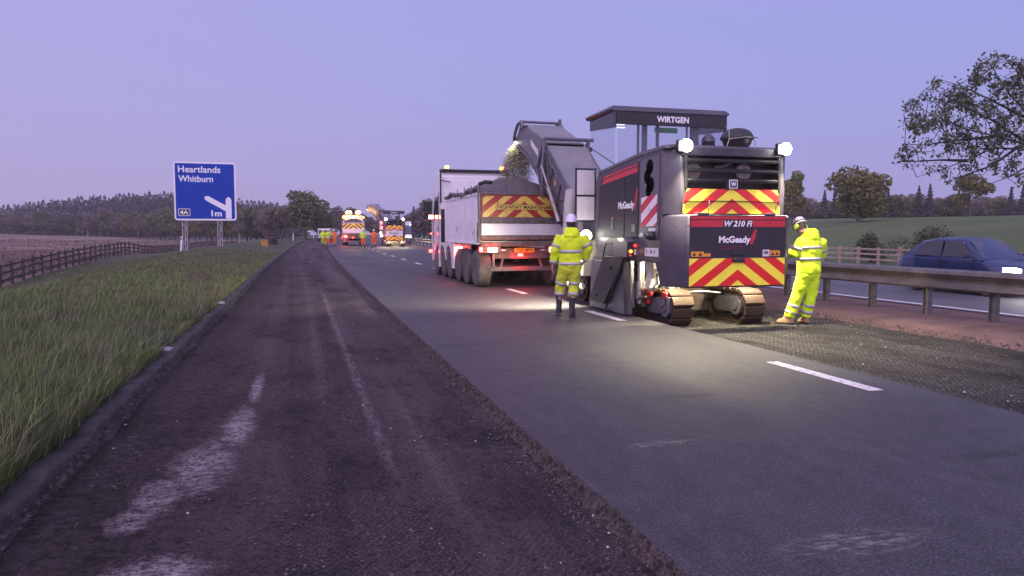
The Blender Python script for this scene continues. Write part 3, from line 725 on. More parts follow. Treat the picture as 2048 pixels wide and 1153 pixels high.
def make_planer(loc, label, far=False):
    t = empty('road_planer', loc, 0, label, 'milling machine')
    P = lambda b, n, m, bev=.012, par=t, **k: b.build(n, m, par, bevel=bev, **k)
    # --- rear cover, the lower rear box with its hazard boards
    lo = [(-.86, .04), (.86, .04), (.96, .12), (1.08, .50), (1.08, .66), (-1.04, .66), (-1.04, .46)]
    hi = [(-.89, 0), (.89, 0), (1.0, .08), (1.13, .52), (1.13, .66), (-1.135, .66), (-1.135, .46)]
    mid = [(x, y) for x, y in hi]
    b = MB(); b.loft([[(x, y, .615) for x, y in lo], [(x, y, 1.0) for x, y in mid], [(x, y, 1.74) for x, y in hi], [(x * .985, y + .03, 1.78) for x, y in hi]])
    rc = P(b, 'rear_cover', GREY, .02)
    if not far:
        P(MB().box(-.872, .872, -.006, .0, 1.10, 1.765), 'graphic_panel', PANELD, 0, rc)
        b = MB()
        for x0, x1, z0, z1 in ((-.86, .86, 1.705, 1.752), (-.86, -.28, 1.585, 1.69), (.26, .86, 1.585, 1.69)): b.box(x0, x1, -.010, -.006, z0, z1)
        P(b, 'red_band', REDD, 0, rc)
        text('W 210 Fi', 'lettering', (-.265, -.011, 1.588), (1, 0, 0), (0, 0, 1), .51, .098, WHITED, rc, .035, .25)
        text('McGeady', 'lettering', (-.357, -.010, 1.30), (1, 0, 0), (0, 0, 1), .575, .14, WHITED, rc, .04)
        text('Road Surfacing, Planing and', 'lettering', (-.355, -.010, 1.262), (1, 0, 0), (0, 0, 1), .50, .024, DIMRED, rc)
        text('Civil Engineering Contractors', 'lettering', (-.355, -.010, 1.228), (1, 0, 0), (0, 0, 1), .46, .024, DIMRED, rc)
        b = MB(); pl = swoosh(.215, 1.305, .13, .25); b.prism(pl, 'y', -.0125, -.008); P(b, 'brush_mark', REDD, 0, rc, smooth=False)
        b = MB(); b.box(-.845, -.62, -.010, -.006, 1.115, 1.195); b.box(-.62, -.50, -.010, -.006, 1.115, 1.165); b.box(.585, .77, -.010, -.006, 1.115, 1.205); P(b, 'warning_label', ORANGE, 0, rc)
        b = MB()
        for cx in (-.79, -.68, .635, .715): b.prism([(cx - .035, 1.13), (cx + .035, 1.13), (cx, 1.185)], 'y', -.0125, -.0095)
        P(b, 'warning_symbol', DARK, 0, rc)
        b = MB(); b.box(.45, .575, -.010, -.006, 1.11, 1.22); P(b, 'notice', WHITEP, 0, rc)
        b = MB(); b.box(.475, .55, -.0125, -.0095, 1.15, 1.195); P(b, 'notice_print', GREYL, 0, rc)
    else:
        P(MB().box(-.872, .872, -.006, .0, 1.10, 1.765), 'graphic_panel', WHITEP, 0, rc)
        b = MB(); b.box(-.86, -.2, -.010, -.006, 1.66, 1.74); b.box(.2, .86, -.010, -.006, 1.66, 1.74); P(b, 'red_band', REDD, 0, rc)
        text('McGeady', 'lettering', (-.5, -.010, 1.30), (1, 0, 0), (0, 0, 1), .95, .17, DARK, rc, .022)
    P(MB().box(-.87, .87, -.007, .0, .645, 1.085), 'hazard_board', CHEV_LOW, 0, rc)
    b = MB(); b.box(-.125, .115, -.022, -.004, 1.125, 1.215); b.box(-.105, .105, -.045, -.006, 1.015, 1.085); P(b, 'latch', DARK, .008, rc)
    b = MB()
    for x in (-.92, -.89, .89, .93):
        for z in (.72, 1.0, 1.3, 1.6): b.cyl((x, .03, z), (x, -.008 + (.03 if abs(x) > .9 else 0), z), .011, 8)
    for z in (.8, 1.2, 1.6): b.cyl((-1.0, .22, z), (-1.03, .20, z), .012, 8)
    P(b, 'bolt', GREYL, 0, rc)
    b = MB()
    for x in (-.62, .6):
        b.box(x - .1, x + .1, .02, .14, 1.778, 1.81); b.tube([(x + .09, .04, 1.80), (x + .10, .03, 1.9), (x + .11, .035, 2.0)], .006, 6)
    P(b, 'marker_bracket', GREYL, .006, rc)
    # --- upper hood
    b = MB()
    b.box(-.86, .90, .55, 1.52, 1.4, 2.80)
    b.prism([(.24, 2.72), (.22, 2.865), (.30, 2.895), (1.0, 2.90), (1.55, 2.86), (1.55, 2.72)], 'x', -.90, .94)
    b.box(-.5, .5, .68, 1.5, .86, 1.38)
    hd = P(b, 'engine_hood', GREY, .02)
    b = MB()                                                     # slanted corner pillars
    b.loft([[(-1.14, .44, z), (-.905, .215 + dz, z), (-.80, .235 + dz, z), (-.80, .6, z), (-1.14, .9, z)] for z, dz in ((1.78, .0), (2.15, .0), (2.80, .06), (2.87, .12))])
    b.loft([[(1.14, .46, z), (.99, .215 + dz, z), (.89, .235 + dz, z), (.89, .6, z), (1.14, .9, z)] for z, dz in ((1.78, .0), (2.15, .0), (2.80, .06), (2.87, .12))])
    P(b, 'corner_pillar', GREY, .015)
    b = MB(); b.loft([[(-.88, .20, 1.80), (.90, .20, 1.80), (.90, .26, 1.80), (-.88, .26, 1.80)], [(-.86, .205, 2.02), (.88, .205, 2.02), (.88, .26, 2.02), (-.86, .26, 2.02)], [(-.80, .225, 2.195), (.86, .225, 2.195), (.86, .27, 2.195), (-.80, .27, 2.195)]])
    P(b, 'hazard_board', CHEV_UP, 0)
    b = MB(); b.box(-.86, .885, .18, .206, 1.998, 2.006); P(b, 'board_joint', DARK, 0)
    g = MB()
    for z in (2.335, 2.49, 2.655): g.loft([[(-.82, y, zz) for y, zz in ((.235, z - .035), (.225, z + .01), (.30, z + .045), (.31, z))], [(.90, y, zz) for y, zz in ((.235, z - .035), (.225, z + .01), (.30, z + .045), (.31, z))]])
    g.box(-.85, -.80, .22, .32, 2.19, 2.72); g.box(.87, .91, .22, .32, 2.19, 2.72)
    P(g, 'cooling_grille', DARK, .006)
    b = MB(); b.box(-.8, .88, .50, .545, 2.2, 2.72); P(b, 'radiator_core', mat('radiator', (.05, .05, .05), .5, .4, var=.4, scale=40, stretch=(1, 1, 6)), 0)
    b = MB()
    for x, z in ((-.58, 2.50), (.36, 2.50)):
        b.lathe([(.02, 0), (.13, 0), (.15, .03), (.13, .06), (.06, .06), (.05, .02)], (x, .49, z), (0, -1, 0), 18)
    P(b, 'fan_cowl', HOSE, 0)
    b = MB(); b.tube([(-.16, .5, 2.56), (.0, .40, 2.60), (.08, .36, 2.67)], .05, 10); P(b, 'exhaust_pipe', STEEL, 0)
    b = MB(); b.loft([[(-.12, .18, 2.20), (.12, .18, 2.20), (.12, .26, 2.20), (-.12, .26, 2.20)], [(-.08, .18, 2.36), (.08, .18, 2.36), (.08, .26, 2.36), (-.08, .26, 2.36)]])
    em = P(b, 'badge_mount', DARK, .006)
    b = MB(); b.box(-.075, .075, .172, .18, 2.205, 2.345); b.box(-.062, .062, .169, .173, 2.218, 2.332)
    b.m = [0] * 6 + [1] * 6
    P(b, 'badge', [WHITED, mat('badge_blue', (.03, .04, .10), .3)], 0, em, smooth=False)
    text('W', 'badge_letter', (-.045, .168, 2.238), (1, 0, 0), (0, 0, 1), .09, .075, WHITED, em, .03)
    # work lamps on the rear corners of the hood
    for x in (-.89, .92):
        b = MB(); b.box(x - .12, x + .12, .16, .24, 2.765, 2.955); b.bar((x, .24, 2.8), (x, .34, 2.80), .05, .05)
        wl = P(b, 'work_lamp', DARK, .015)
        b = MB(); b.lathe([(.001, .0), (.092, .0), (.10, -.02), (.10, -.03)], (x, .128, 2.86), (0, 1, 0), 18); P(b, 'lens', LAMP_W, 0, wl, normals=True)
        spot('work_light', (x, .08, 2.84), (x * 1.3, -.9 if not far else -3, 0), 1700 if not far else 500, (1.0, .89, .62), 102, wl, .06, 1.0)
    # air intake on the hood
    b = MB(); b.lathe([(.02, 2.84), (.15, 2.84), (.17, 2.90), (.225, 2.97), (.245, 3.04), (.27, 3.045), (.278, 3.07), (.262, 3.11), (.225, 3.17), (.15, 3.215), (.07, 3.235), (.01, 3.24)], (.33, .62, 0), (0, 0, 1), 24)
    ai = P(b, 'air_intake', DARK, 0)
    b = MB()
    b.tube([(-.02, .45, 2.62), (.0, .44, 2.82), (.07, .44, 3.03), (.33, .30, 3.06), (.6, .44, 3.07)], .010, 6); b.tube([(.62, .45, 2.62), (.58, .44, 2.82), (.55, .44, 3.03)], .010, 6); b.tube([(.07, .44, 3.03), (.10, .5, 3.2), (.02, .52, 3.25)], .006, 6)
    P(b, 'wire_guard', STEEL, 0, ai)
    # --- side plates, doors
    for sx in (-1, 1):
        b = MB()
        prof = [(.44, 1.0), (.44, 2.845), (1.2, 2.80), (3.1, 2.62), (3.22, 2.45), (3.22, .98), (1.75, .98), (1.2, 1.0)]
        b.prism(prof, 'x', sx * 1.15, sx * 1.09)
        sp = P(b, 'side_panel', GREY, .015)
        b = MB(); b.loft([[(sx * 1.16, .30, 2.83), (sx * 1.16, .34, 2.885), (sx * .92, .30, 2.91), (sx * .90, .30, 2.85)], [(sx * 1.16, 1.2, 2.80), (sx * 1.16, 1.2, 2.86), (sx * .92, 1.2, 2.90), (sx * .90, 1.2, 2.84)], [(sx * 1.16, 3.1, 2.625), (sx * 1.15, 3.1, 2.68), (sx * 1.0, 3.1, 2.69), (sx * 1.0, 3.1, 2.62)]])
        P(b, 'hood_rail', GREYL, .01, sp)
        if sx > 0: continue
        X = -1.15
        b = MB(); b.prism([(.50, 1.42), (.50, 2.76), (1.20, 2.70), (1.20, 1.42)], 'x', X, X - .012); P(b, 'vent_panel', GREYL, .006, sp)
        b = MB(); b.prism([(1.27, 1.40), (1.27, 2.70), (1.80, 2.655), (1.80, 1.40)], 'x', X, X - .012); b.prism([(1.84, 1.40), (1.84, 2.65), (2.85, 2.56), (2.98, 2.40), (3.12, 1.40)], 'x', X, X - .012)
        dr = P(b, 'side_door', PANELD if not far else GREY, .006, sp)
        Xd = X - .012
        if not far:
            b = MB(); b.prism([(1.29, 2.645), (1.29, 2.685), (2.75, 2.555), (2.85, 2.50), (2.75, 2.52)], 'x', Xd, Xd - .003); b.prism([(1.29, 2.53), (1.29, 2.625), (2.75, 2.50), (2.90, 2.40), (2.75, 2.415)], 'x', Xd, Xd - .003)
            P(b, 'red_band', REDD, 0, sp, smooth=False)
            text('McGeady', 'lettering', (Xd - .002, 2.09, 1.88), (0, -1, 0), (0, 0, 1), .68, .17, WHITED, sp, .045)
            text('Road Surfacing, Planing and', 'lettering', (Xd - .002, 2.08, 1.83), (0, -1, 0), (0, 0, 1), .62, .03, DIMRED, sp)
            text('Civil Engineering Contractors', 'lettering', (Xd - .002, 2.08, 1.74), (0, -1, 0), (0, 0, 1), .60, .03, DIMRED, sp)
            b = MB(); b.prism([(1.40 - (u - 0), v) for u, v in swoosh(0, 1.88, .14, .40)], 'x', Xd, Xd - .003); P(b, 'brush_mark', REDD, 0, sp, smooth=False)
        b = MB()
        for y, z, r in ((.83, 2.58, .125), (.92, 2.42, .12), (.80, 2.28, .13), (.87, 2.19, .10)): b.lathe([(.001, .0), (r, 0), (r, .004), (.001, .004)], (Xd, y, z), (-1, 0, 0), 22)
        P(b, 'vent_shade_disc', mat('recess_shade_black', (.004, .003, .005), .95, spec=.05), 0, sp)  # flat black discs: the shade of the vent recesses put into the colour
        b = MB(); b.prism([(.55, 1.60), (.55, 2.12), (1.12, 2.08), (1.12, 1.60)], 'x', Xd, Xd - .012); P(b, 'striped_board', RWB, 0, sp, smooth=False)
        b = MB(); b.cyl((Xd, .66, 1.44), (Xd - .10, .66, 1.44), .075, 16); b.cyl((Xd - .10, .66, 1.44), (Xd - .16, .66, 1.44), .05, 14); P(b, 'filler_cap', DARK, .008, sp)
        b = MB(); b.box(Xd - .003, Xd, .6, .85, 1.52, 1.57); b.box(Xd - .003, Xd, 1.06, 1.16, 1.43, 1.49); b.box(-1.162, -1.15, .50, .98, 1.10, 1.24); P(b, 'notice', WHITEP, 0, sp)
        b = MB()
        for y in (.60, .70, .76, .90): b.box(-1.165, -1.16, y, y + .025, 1.15, 1.21)
        P(b, 'notice_print', DARK, 0, sp)
        b = MB(); b.box(Xd - .01, Xd, 1.36, 1.50, 1.50, 1.64); b.box(Xd - .01, Xd, 2.30, 2.40, 1.55, 1.75); b.m = [0] * 12; P(b, 'door_latch', GREYL, .01, sp)
        b = MB(); b.box(Xd - .006, Xd, 2.32, 2.38, 1.72, 1.78); P(b, 'warning_label', ORANGE, 0, sp)
    b = MB(); b.box(-.995, -.93, .30, .335, 1.86, 1.99); b.box(1.02, 1.08, .36, .39, 1.86, 1.99)
    P(b, 'door_latch', GREYL, .008)
    # --- operator platform, front hull, lower side plates
    b = MB(); b.box(-1.09, 1.09, 1.52, 3.3, 1.50, 1.60); b.box(-1.10, 1.10, 3.2, 4.2, .85, 2.15); b.box(-.80, .80, 4.2, 6.0, .75, 2.0); b.prism([(3.2, 2.15), (3.2, 2.5), (3.9, 2.45), (5.6, 2.0)], 'x', -.75, .9)
    P(b, 'chassis', GREY, .03)
    b = MB(); b.prism([(1.72, .02), (1.72, .97), (3.30, .97), (3.42, .02)], 'x', -1.19, -1.12); b.prism([(1.72, .02), (1.72, .97), (3.30, .97), (3.42, .02)], 'x', 1.12, 1.19); b.prism([(1.72, .02), (1.80, .97), (1.9, .97), (1.9, .02)], 'x', -1.12, -1.02)
    P(b, 'side_plate', GREYL, .015)
    b = MB(); b.prism([(1.55, 1.06), (2.45, 1.06), (3.18, .18), (2.42, .16)], 'x', -1.30, -1.22); b.cyl((-1.33, 2.1, .85), (-1.29, 2.1, .85), .03, 10); b.cyl((-1.33, 2.75, .3), (-1.29, 2.75, .3), .03, 10)
    b.tube([(-1.25, 1.5, 1.3), (-1.25, 2.45, 1.30), (-1.25, 2.6, 1.0)], .014, 6)
    P(b, 'folded_ladder', DARK, .01)
    b = MB(); b.prism([(1.36, 1.06), (1.36, 1.34), (1.55, 1.42), (1.95, 1.40), (1.95, 1.06)], 'x', -1.32, -1.12)
    cb = P(b, 'control_box', GREYL, .012)
    b = MB(); b.box(-1.31, -1.13, 1.348, 1.36, 1.08, 1.33); P(b, 'control_panel', DARK, 0, cb)
    b = MB(); b.cyl((-1.255, 1.35, 1.17), (-1.255, 1.325, 1.17), .026, 12); P(b, 'pilot_lamp', LAMP_O, 0, cb)
    b = MB(); b.cyl((-1.17, 1.35, 1.27), (-1.17, 1.32, 1.27), .03, 12); b.cyl((-1.26, 1.35, 1.10), (-1.26, 1.33, 1.10), .014, 10); P(b, 'stop_button', LAMP_R, 0, cb)
    b = MB(); b.cyl((-1.17, 1.345, 1.19), (-1.17, 1.325, 1.19), .02, 10); b.box(-1.19, -1.15, 1.33, 1.348, 1.11, 1.17); P(b, 'switch', WHITEP, 0, cb)
    b = MB(); b.box(-1.10, -1.03, 1.12, 1.34, 1.0, 1.45); P(b, 'green_cover', mat('olive_cover', (.16, .18, .08), .5, var=.2, scale=8), .01)
    b = MB(); b.tube([(-1.22, 1.72, 1.1), (-1.30, 1.75, .8), (-1.30, 2.15, .3), (-1.28, 2.35, .09), (-1.25, 2.2, .05)], .018, 8); b.tube([(-1.2, 1.72, 1.04), (-1.24, 1.65, .7), (-1.2, 1.66, .06)], .020, 8)
    for x in (-.95, -.86, -.78): b.tube([(x, 1.0, 1.05), (x - .04, .86, .8), (x + .02, .95, .62), (x + .05, 1.15, .58)], .016, 7)
    P(b, 'hydraulic_hose', DARK, 0)
    b = MB(); b.box(-1.0, 1.0, 2.1, 3.25, -.06, .84); b.box(-1.02, 1.02, 1.98, 2.12, .02, .34)
    P(b, 'drum_housing', DRUM, .02)
    b = MB()
    for x in (-1.02, -.80): b.box(x - .045, x + .045, 1.74, 1.86, .15, .98)
    b.cyl((-.92, 1.66, .22), (-.92, 1.66, .98), .05, 12); b.cyl((-.92, 1.66, .3), (-.92, 1.66, .62), .07, 12); b.cyl((-1.0, 1.62, .34), (-.72, 1.62, .34), .045, 12)
    b.box(-.8, .8, 1.74, 1.84, .62, .98); b.tube([(-.35, 1.5, .40), (.2, 1.5, .44), (.6, 1.5, .40)], .022, 8); b.tube([(-.36, 1.3, .52), (-.1, 1.45, .36)], .025, 8)
    P(b, 'lift_ram', STEEL, .006)
    # --- crawlers and their columns
    for cx, y0, y1, z0 in ((-.545, .74, 2.02, -.105), (.835, .74, 2.02, -.105), (-.62, 4.5, 5.8, 0), (.82, 4.5, 5.8, 0)):
        crawler(t, cx, y0, y1, z0)
        b = MB(); b.cyl((cx, (y0 + y1) / 2, z0 + .55), (cx, (y0 + y1) / 2, 1.25), .10, 18); b.cyl((cx, (y0 + y1) / 2, .85), (cx, (y0 + y1) / 2, 1.5), .15, 18)
        P(b, 'lift_column', STEEL, 0)
    b = MB(); b.loft([[(-1.10, .80, 1.0), (-.98, .80, .98), (-.78, 1.25, .50), (-.86, 1.25, .46)], [(-1.10, 1.1, 1.0), (-.98, 1.1, .98), (-.78, 1.5, .50), (-.86, 1.5, .46)]]); b.cyl((-1.0, 1.15, .55), (-.92, 1.05, 1.0), .075, 14); b.cyl((-.86, 1.2, .55), (-.80, 1.1, 1.0), .06, 14)
    P(b, 'steering_arm', mat('cream_paint', (.46, .43, .36), .5, var=.2, scale=8), .012)
    b = MB(); b.box(-.80, -.72, 1.58, 1.78, .22, .50); b.cyl((-.80, 1.55, .43), (-.74, 1.55, .43), .09, 14); b.box(-.79, -.70, .93, 1.10, .36, .48)
    P(b, 'red_clamp', REDP, .02)
    b = MB(); b.box(-.79, -.71, .98, 1.28, .24, .36); b.cyl((-.80, 1.12, .26), (-.72, 1.12, .26), .07, 12); b.box(-.78, -.70, .84, .93, .12, .40)
    P(b, 'track_tensioner', GREYL, .012)
    # lamps under the body that light the crawlers
    for x, y, z, e in ((-.62, .80, 1.10, 260), (.14, .74, .80, 40), (.84, .80, 1.10, 260)):
        b = MB(); b.box(x - .07, x + .07, y - .05, y + .05, z - .02, z + .05); ul = P(b, 'under_lamp', DARK, .008)
        b = MB(); b.cyl((x, y, z - .022), (x, y, z - .03), .045, 14); P(b, 'lens', LAMP_W, 0, ul)
        point('under_light', (x, y, z - .09), e, (1.0, .87, .58), ul, .05)
    # --- canopy
    b = MB(); b.loft([[(-1.20, 2.26, 3.72), (1.19, 2.26, 3.72), (1.23, 2.30, 3.76), (1.17, 2.36, 3.83), (-1.17, 2.36, 3.83), (-1.24, 2.30, 3.76)], [(-1.22, 3.55, 3.70), (1.21, 3.55, 3.70), (1.26, 3.55, 3.75), (1.19, 3.5, 3.80), (-1.18, 3.5, 3.80), (-1.26, 3.55, 3.75)]])
    cn = P(b, 'canopy_roof', GREY, .015)
    b = MB(); b.box(-1.12, 1.12, 2.285, 2.31, 3.48, 3.72); P(b, 'fascia', DARK, .004, cn)
    b = MB(); b.prism([(2.30, 3.72), (2.30, 3.42), (3.50, 3.50), (3.50, 3.70)], 'x', -1.13, -1.17); b.prism([(2.30, 3.72), (2.30, 3.42), (3.50, 3.50), (3.50, 3.70)], 'x', 1.13, 1.17); P(b, 'side_fascia', BLACK, .004, cn)
    text('WIRTGEN', 'lettering', (-.32, 2.283, 3.545), (1, 0, 0), (0, 0, 1), .665, .115, WHITED, cn, .038)
    b = MB()
    for x in (-.7, -.15, .12, .65): b.box(x - .05, x + .05, 2.285, 2.30, 3.735, 3.755)
    P(b, 'roof_catch', GREYL, 0, cn)
    b = MB()
    for x, w in ((-.58, .035), (-.45, .10), (-.18, .05), (.60, .17), (.44, .02)): b.box(x - w / 2, x + w / 2, 2.5, 2.56, 2.6, 3.72)
    b.box(-.95, -.70, 2.9, 3.0, 3.60, 3.66)
    P(b, 'canopy_post', GREYL, .01)
    b = MB(); b.box(-.85, -.70, 2.86, 2.90, 3.56, 3.575); b.box(-.85, -.70, 2.86, 2.90, 3.50, 3.515); P(b, 'cab_lamp', emit('cab_lamp_lens', (1, 1, 1), 2.2), 0)
    b = MB(); b.box(-1.1, 1.1, 2.292, 2.300, 2.72, 3.475); P(b, 'rear_glass', GLASS, 0)
    b = MB(); b.prism([(2.31, 3.41), (2.31, 2.72), (3.40, 2.60), (3.48, 3.49)], 'x', -1.155, -1.147); b.prism([(2.31, 3.41), (2.31, 2.72), (3.40, 2.60), (3.48, 3.49)], 'x', 1.147, 1.155); P(b, 'side_glass', GLASS, 0)
    b = MB(); b.box(-.12, .36, 2.75, 2.78, 3.42, 3.52); P(b, 'display_screen', emit('green_screen', (.02, .16, .05), .35), .005)
    # --- pale screens, lamp and hose on the near side
    b = MB(); fr = [(-1.50, 1.72), (-1.10, 1.70), (-1.08, 2.24), (-1.10, 2.78), (-1.50, 2.74)]
    for z in (1.72, 2.22, 2.74): b.bar((-1.52, 3.36, z), (-1.08, 3.36, z), .03, .035)
    for x in (-1.51, -1.10): b.bar((x, 3.36, 1.70), (x, 3.36, 2.77), .03, .035, upv=(0, 1, 0))
    sf = P(b, 'screen_frame', DARK, .006)
    for z0, z1 in ((1.74, 2.20), (2.24, 2.72)):
        b = MB(); b.loft([[(-1.49, 3.345, z), (-1.30, 3.325, z), (-1.12, 3.35, z), (-1.12, 3.365, z), (-1.30, 3.34, z), (-1.49, 3.36, z)] for z in (z0, z1)]); P(b, 'screen_panel', WHITEP, .004, sf)
    b = MB(); b.box(-1.42, -1.14, 3.26, 3.36, 1.34, 1.54); b.bar((-1.2, 3.36, 1.45), (-1.1, 3.36, 1.45), .05, .05)
    wl = P(b, 'work_lamp', DARK, .012)
    b = MB(); b.lathe([(.001, 0), (.105, 0), (.11, -.02), (.11, -.03)], (-1.34, 3.225, 1.44), (.45, 1, .15), 18); P(b, 'lens', emit('side_lamp_lens', (1, .97, .86), 26), 0, wl)
    if not far:
        spot('work_light', (-1.50, 3.45, 1.40), (-2.3, 4.9, 0), 2400, (1.0, .90, .62), 120, wl, .08, .8)
        point('work_light', (-1.85, 2.8, 1.40), 10, (1.0, .92, .70), wl, .08)
    b = MB(); b.tube([(-1.25, 4.3, 2.35), (-1.32, 4.2, 2.1), (-1.36, 4.15, 1.6), (-1.3, 4.2, 1.0)], .13, 14); b.tube([(-1.02, 4.2, 2.4), (-1.1, 4.1, 2.0), (-1.12, 4.1, 1.2)], .09, 12)
    P(b, 'dust_hose', HOSE, 0)
    b = MB(); b.box(-1.3, -1.12, 3.45, 4.6, .62, .92); b.cyl((-1.22, 4.0, .92), (-1.22, 4.0, 1.15), .09, 14); b.cyl((-1.22, 3.7, .4), (-1.22, 4.5, .4), .07, 12)
    P(b, 'pump_unit', mat('cream_paint2', (.40, .37, .31), .5, var=.2, scale=8), .012)
    # --- discharge conveyor
    c0, hw = .39, .60
    lowp = [(5.9, 1.55), (6.5, 2.05), (8.9, 3.92), (9.0, 3.0), (8.72, 2.62), (7.75, 1.85), (7.45, 1.50), (6.5, 1.35), (5.9, 1.2)]
    upp = [(8.9, 3.92), (10.7, 4.62), (11.15, 4.58), (11.45, 4.34), (11.45, 4.12), (11.2, 4.10), (10.3, 3.66), (9.5, 3.05), (9.0, 2.62), (8.85, 2.9)]
    b = MB()
    for sx in (-1, 1):
        b.prism(lowp, 'x', c0 + sx * hw, c0 + sx * (hw - .03)); b.prism(upp, 'x', c0 + sx * (hw - .04), c0 + sx * (hw - .07))
    cv = P(b, 'conveyor_side', GREYL, .01)
    b = MB(); b.loft([[(c0 - hw * .95, y, z), (c0 + hw * .95, y, z), (c0 + hw * .95, y, z + .03), (c0 - hw * .95, y, z + .03)] for y, z in ((6.5, 1.90), (8.8, 3.80))])
    b.loft([[(c0 - hw * .9, y, z), (c0 + hw * .9, y, z), (c0 + hw * .9, y, z + .03), (c0 - hw * .9, y, z + .03)] for y, z in ((8.95, 3.90), (9.7, 4.24), (10.6, 4.60), (11.0, 4.61))])
    P(b, 'conveyor_cover', mat('cover_sheet', (.17, .17, .185), .5, var=.1, scale=4, dirt=(.24, .22, .21), dscale=2.5, dmin=.45, dmax=.75), .004, cv)
    b = MB(); b.loft([[(c0 - hw * .85, y, z), (c0 + hw * .85, y, z), (c0 + hw * .85, y, z - .03), (c0 - hw * .85, y, z - .03)] for y, z in ((6.2, 1.4), (7.5, 1.75), (8.8, 2.8), (9.6, 3.25), (10.4, 3.8), (11.2, 4.2))]); b.cyl((c0 - hw * .85, 11.25, 4.32), (c0 + hw * .85, 11.25, 4.32), .15, 16)
    P(b, 'conveyor_belt', RUBBER, 0, cv)
    b = MB()
    for sx in (-1, 1):
        xo = c0 + sx * (hw + .05)
        b.bar((xo, 8.85, 4.02), (xo, 8.95, 2.45), .07, .12, upv=(0, 1, 0)); b.bar((xo, 8.85, 4.0), (xo, 9.35, 3.25), .05, .08, upv=(1, 0, 0)); b.bar((xo, 9.35, 3.3), (xo, 8.95, 2.5), .05, .08, upv=(1, 0, 0))
        b.bar((xo - sx * .03, 6.6, 1.85), (xo - sx * .03, 8.85, 3.72), .03, .07, upv=(1, 0, 0)); b.bar((xo - sx * .03, 7.6, 1.65), (xo - sx * .03, 8.8, 2.75), .03, .07, upv=(1, 0, 0))
        for k in range(3):
            y = 7.15 + k * .55; z = 2.32 + (y - 7.15) * .82; b.bar((xo - sx * .03, y, z), (xo - sx * .03, y + .32, z - .62), .03, .05, upv=(1, 0, 0))
        b.bar((xo - sx * .06, 8.95, 2.72), (xo - sx * .06, 10.3, 3.66), .03, .07, upv=(1, 0, 0)); b.bar((xo - sx * .06, 10.3, 3.66), (xo - sx * .06, 11.4, 4.16), .03, .07, upv=(1, 0, 0))
        b.tube([(xo - sx * .04, 10.65, 4.56), (xo - sx * .04, 10.85, 4.74), (xo - sx * .04, 11.15, 4.70), (xo - sx * .04, 11.42, 4.48), (xo - sx * .04, 11.5, 4.26)], .05, 8); b.bar((xo - sx * .04, 10.85, 4.72), (xo - sx * .04, 11.0, 4.5), .03, .05)
    b.cyl((c0 - hw - .06, 8.85, 4.02), (c0 + hw + .20, 8.85, 4.02), .05, 12); b.cyl((c0 - hw - .06, 8.9, 3.78), (c0 + hw + .18, 8.9, 3.78), .065, 12); b.cyl((c0 - hw, 10.85, 4.74), (c0 + hw, 10.85, 4.74), .04, 10); b.bar((c0 + hw, 10.85, 4.5), (c0 + hw, 10.82, 4.86), .07, .09)
    P(b, 'conveyor_frame', mat('frame_grey', (.095, .092, .115), .4, var=.2, scale=6, coat=.2), .006, cv)
    b = MB()
    for sx in (-1, 1):
        xo = c0 + sx * (hw + .10); b.cyl((xo, 7.6, 1.75), (xo, 8.35, 2.65), .065, 12); b.cyl((xo, 8.35, 2.65), (xo, 8.9, 3.3), .035, 12)
    P(b, 'hydraulic_ram', STEEL, 0, cv)
    b = MB(); xo = c0 - hw - .08
    b.tube([(xo, 8.6, 3.66), (xo - .10, 8.2, 3.2), (xo - .12, 7.9, 2.55), (xo - .05, 7.7, 2.25), (xo, 7.4, 2.3), (xo, 6.9, 2.0)], .022, 8); b.tube([(xo, 8.7, 3.5), (xo - .05, 8.4, 3.35), (xo - .04, 8.0, 3.0)], .016, 7)
    b.tube([(c0 + hw + .1, 8.8, 3.8), (c0 + hw + .3, 7.5, 3.2), (c0 + hw + .35, 6.5, 2.8)], .014, 6)
    P(b, 'hydraulic_hose', DARK, 0, cv)
    b = MB(); b.box(c0 - hw - .006, c0 - hw, 8.1, 8.22, 2.72, 2.86); P(b, 'warning_label', ORANGE, 0, cv)
    b = MB(); b.prism([(9.55, 3.78), (10.15, 4.15), (10.15, 3.98), (9.55, 3.60)], 'x', c0 - hw + .036, c0 - hw + .042); P(b, 'maker_plate', WHITEP, 0, cv)
    b = MB(); b.box(c0 - hw - .06, c0 - hw + .02, 11.38, 11.48, 4.2, 4.34); dl = P(b, 'stream_fill_lamp', DARK, .006, cv)  # lamp added to brighten the falling stream of planings
    b = MB(); b.cyl((c0 - hw - .02, 11.35, 4.2), (c0 - hw - .02, 11.33, 4.17), .05, 12); P(b, 'lens', emit('stream_fill_lens', (1, .97, .88), 5), 0, dl)
    if not far: spot('stream_fill_light', (c0 - hw - .10, 11.46, 4.16), (c0 - .3, 12.3, 2.6), 30, (1, .93, .68), 130, dl, .04)
    if not far:
        a = R(2.5); pv = Vector((c0, 6.3, 0)); cv.rotation_euler = (0, 0, a); cv.location = pv - Matrix.Rotation(a, 3, 'Z') @ pv
    else:
        a = R(32); pv = Vector((c0, 6.3, 0)); cv.rotation_euler = (0, 0, a)
        cv.location = pv - Matrix.Rotation(a, 3, 'Z') @ pv
    return t

planer = make_planer((6.78, 10.6, 0), 'large dark grey road planer with red and yellow hazard boards and bright rear work lamps', False)

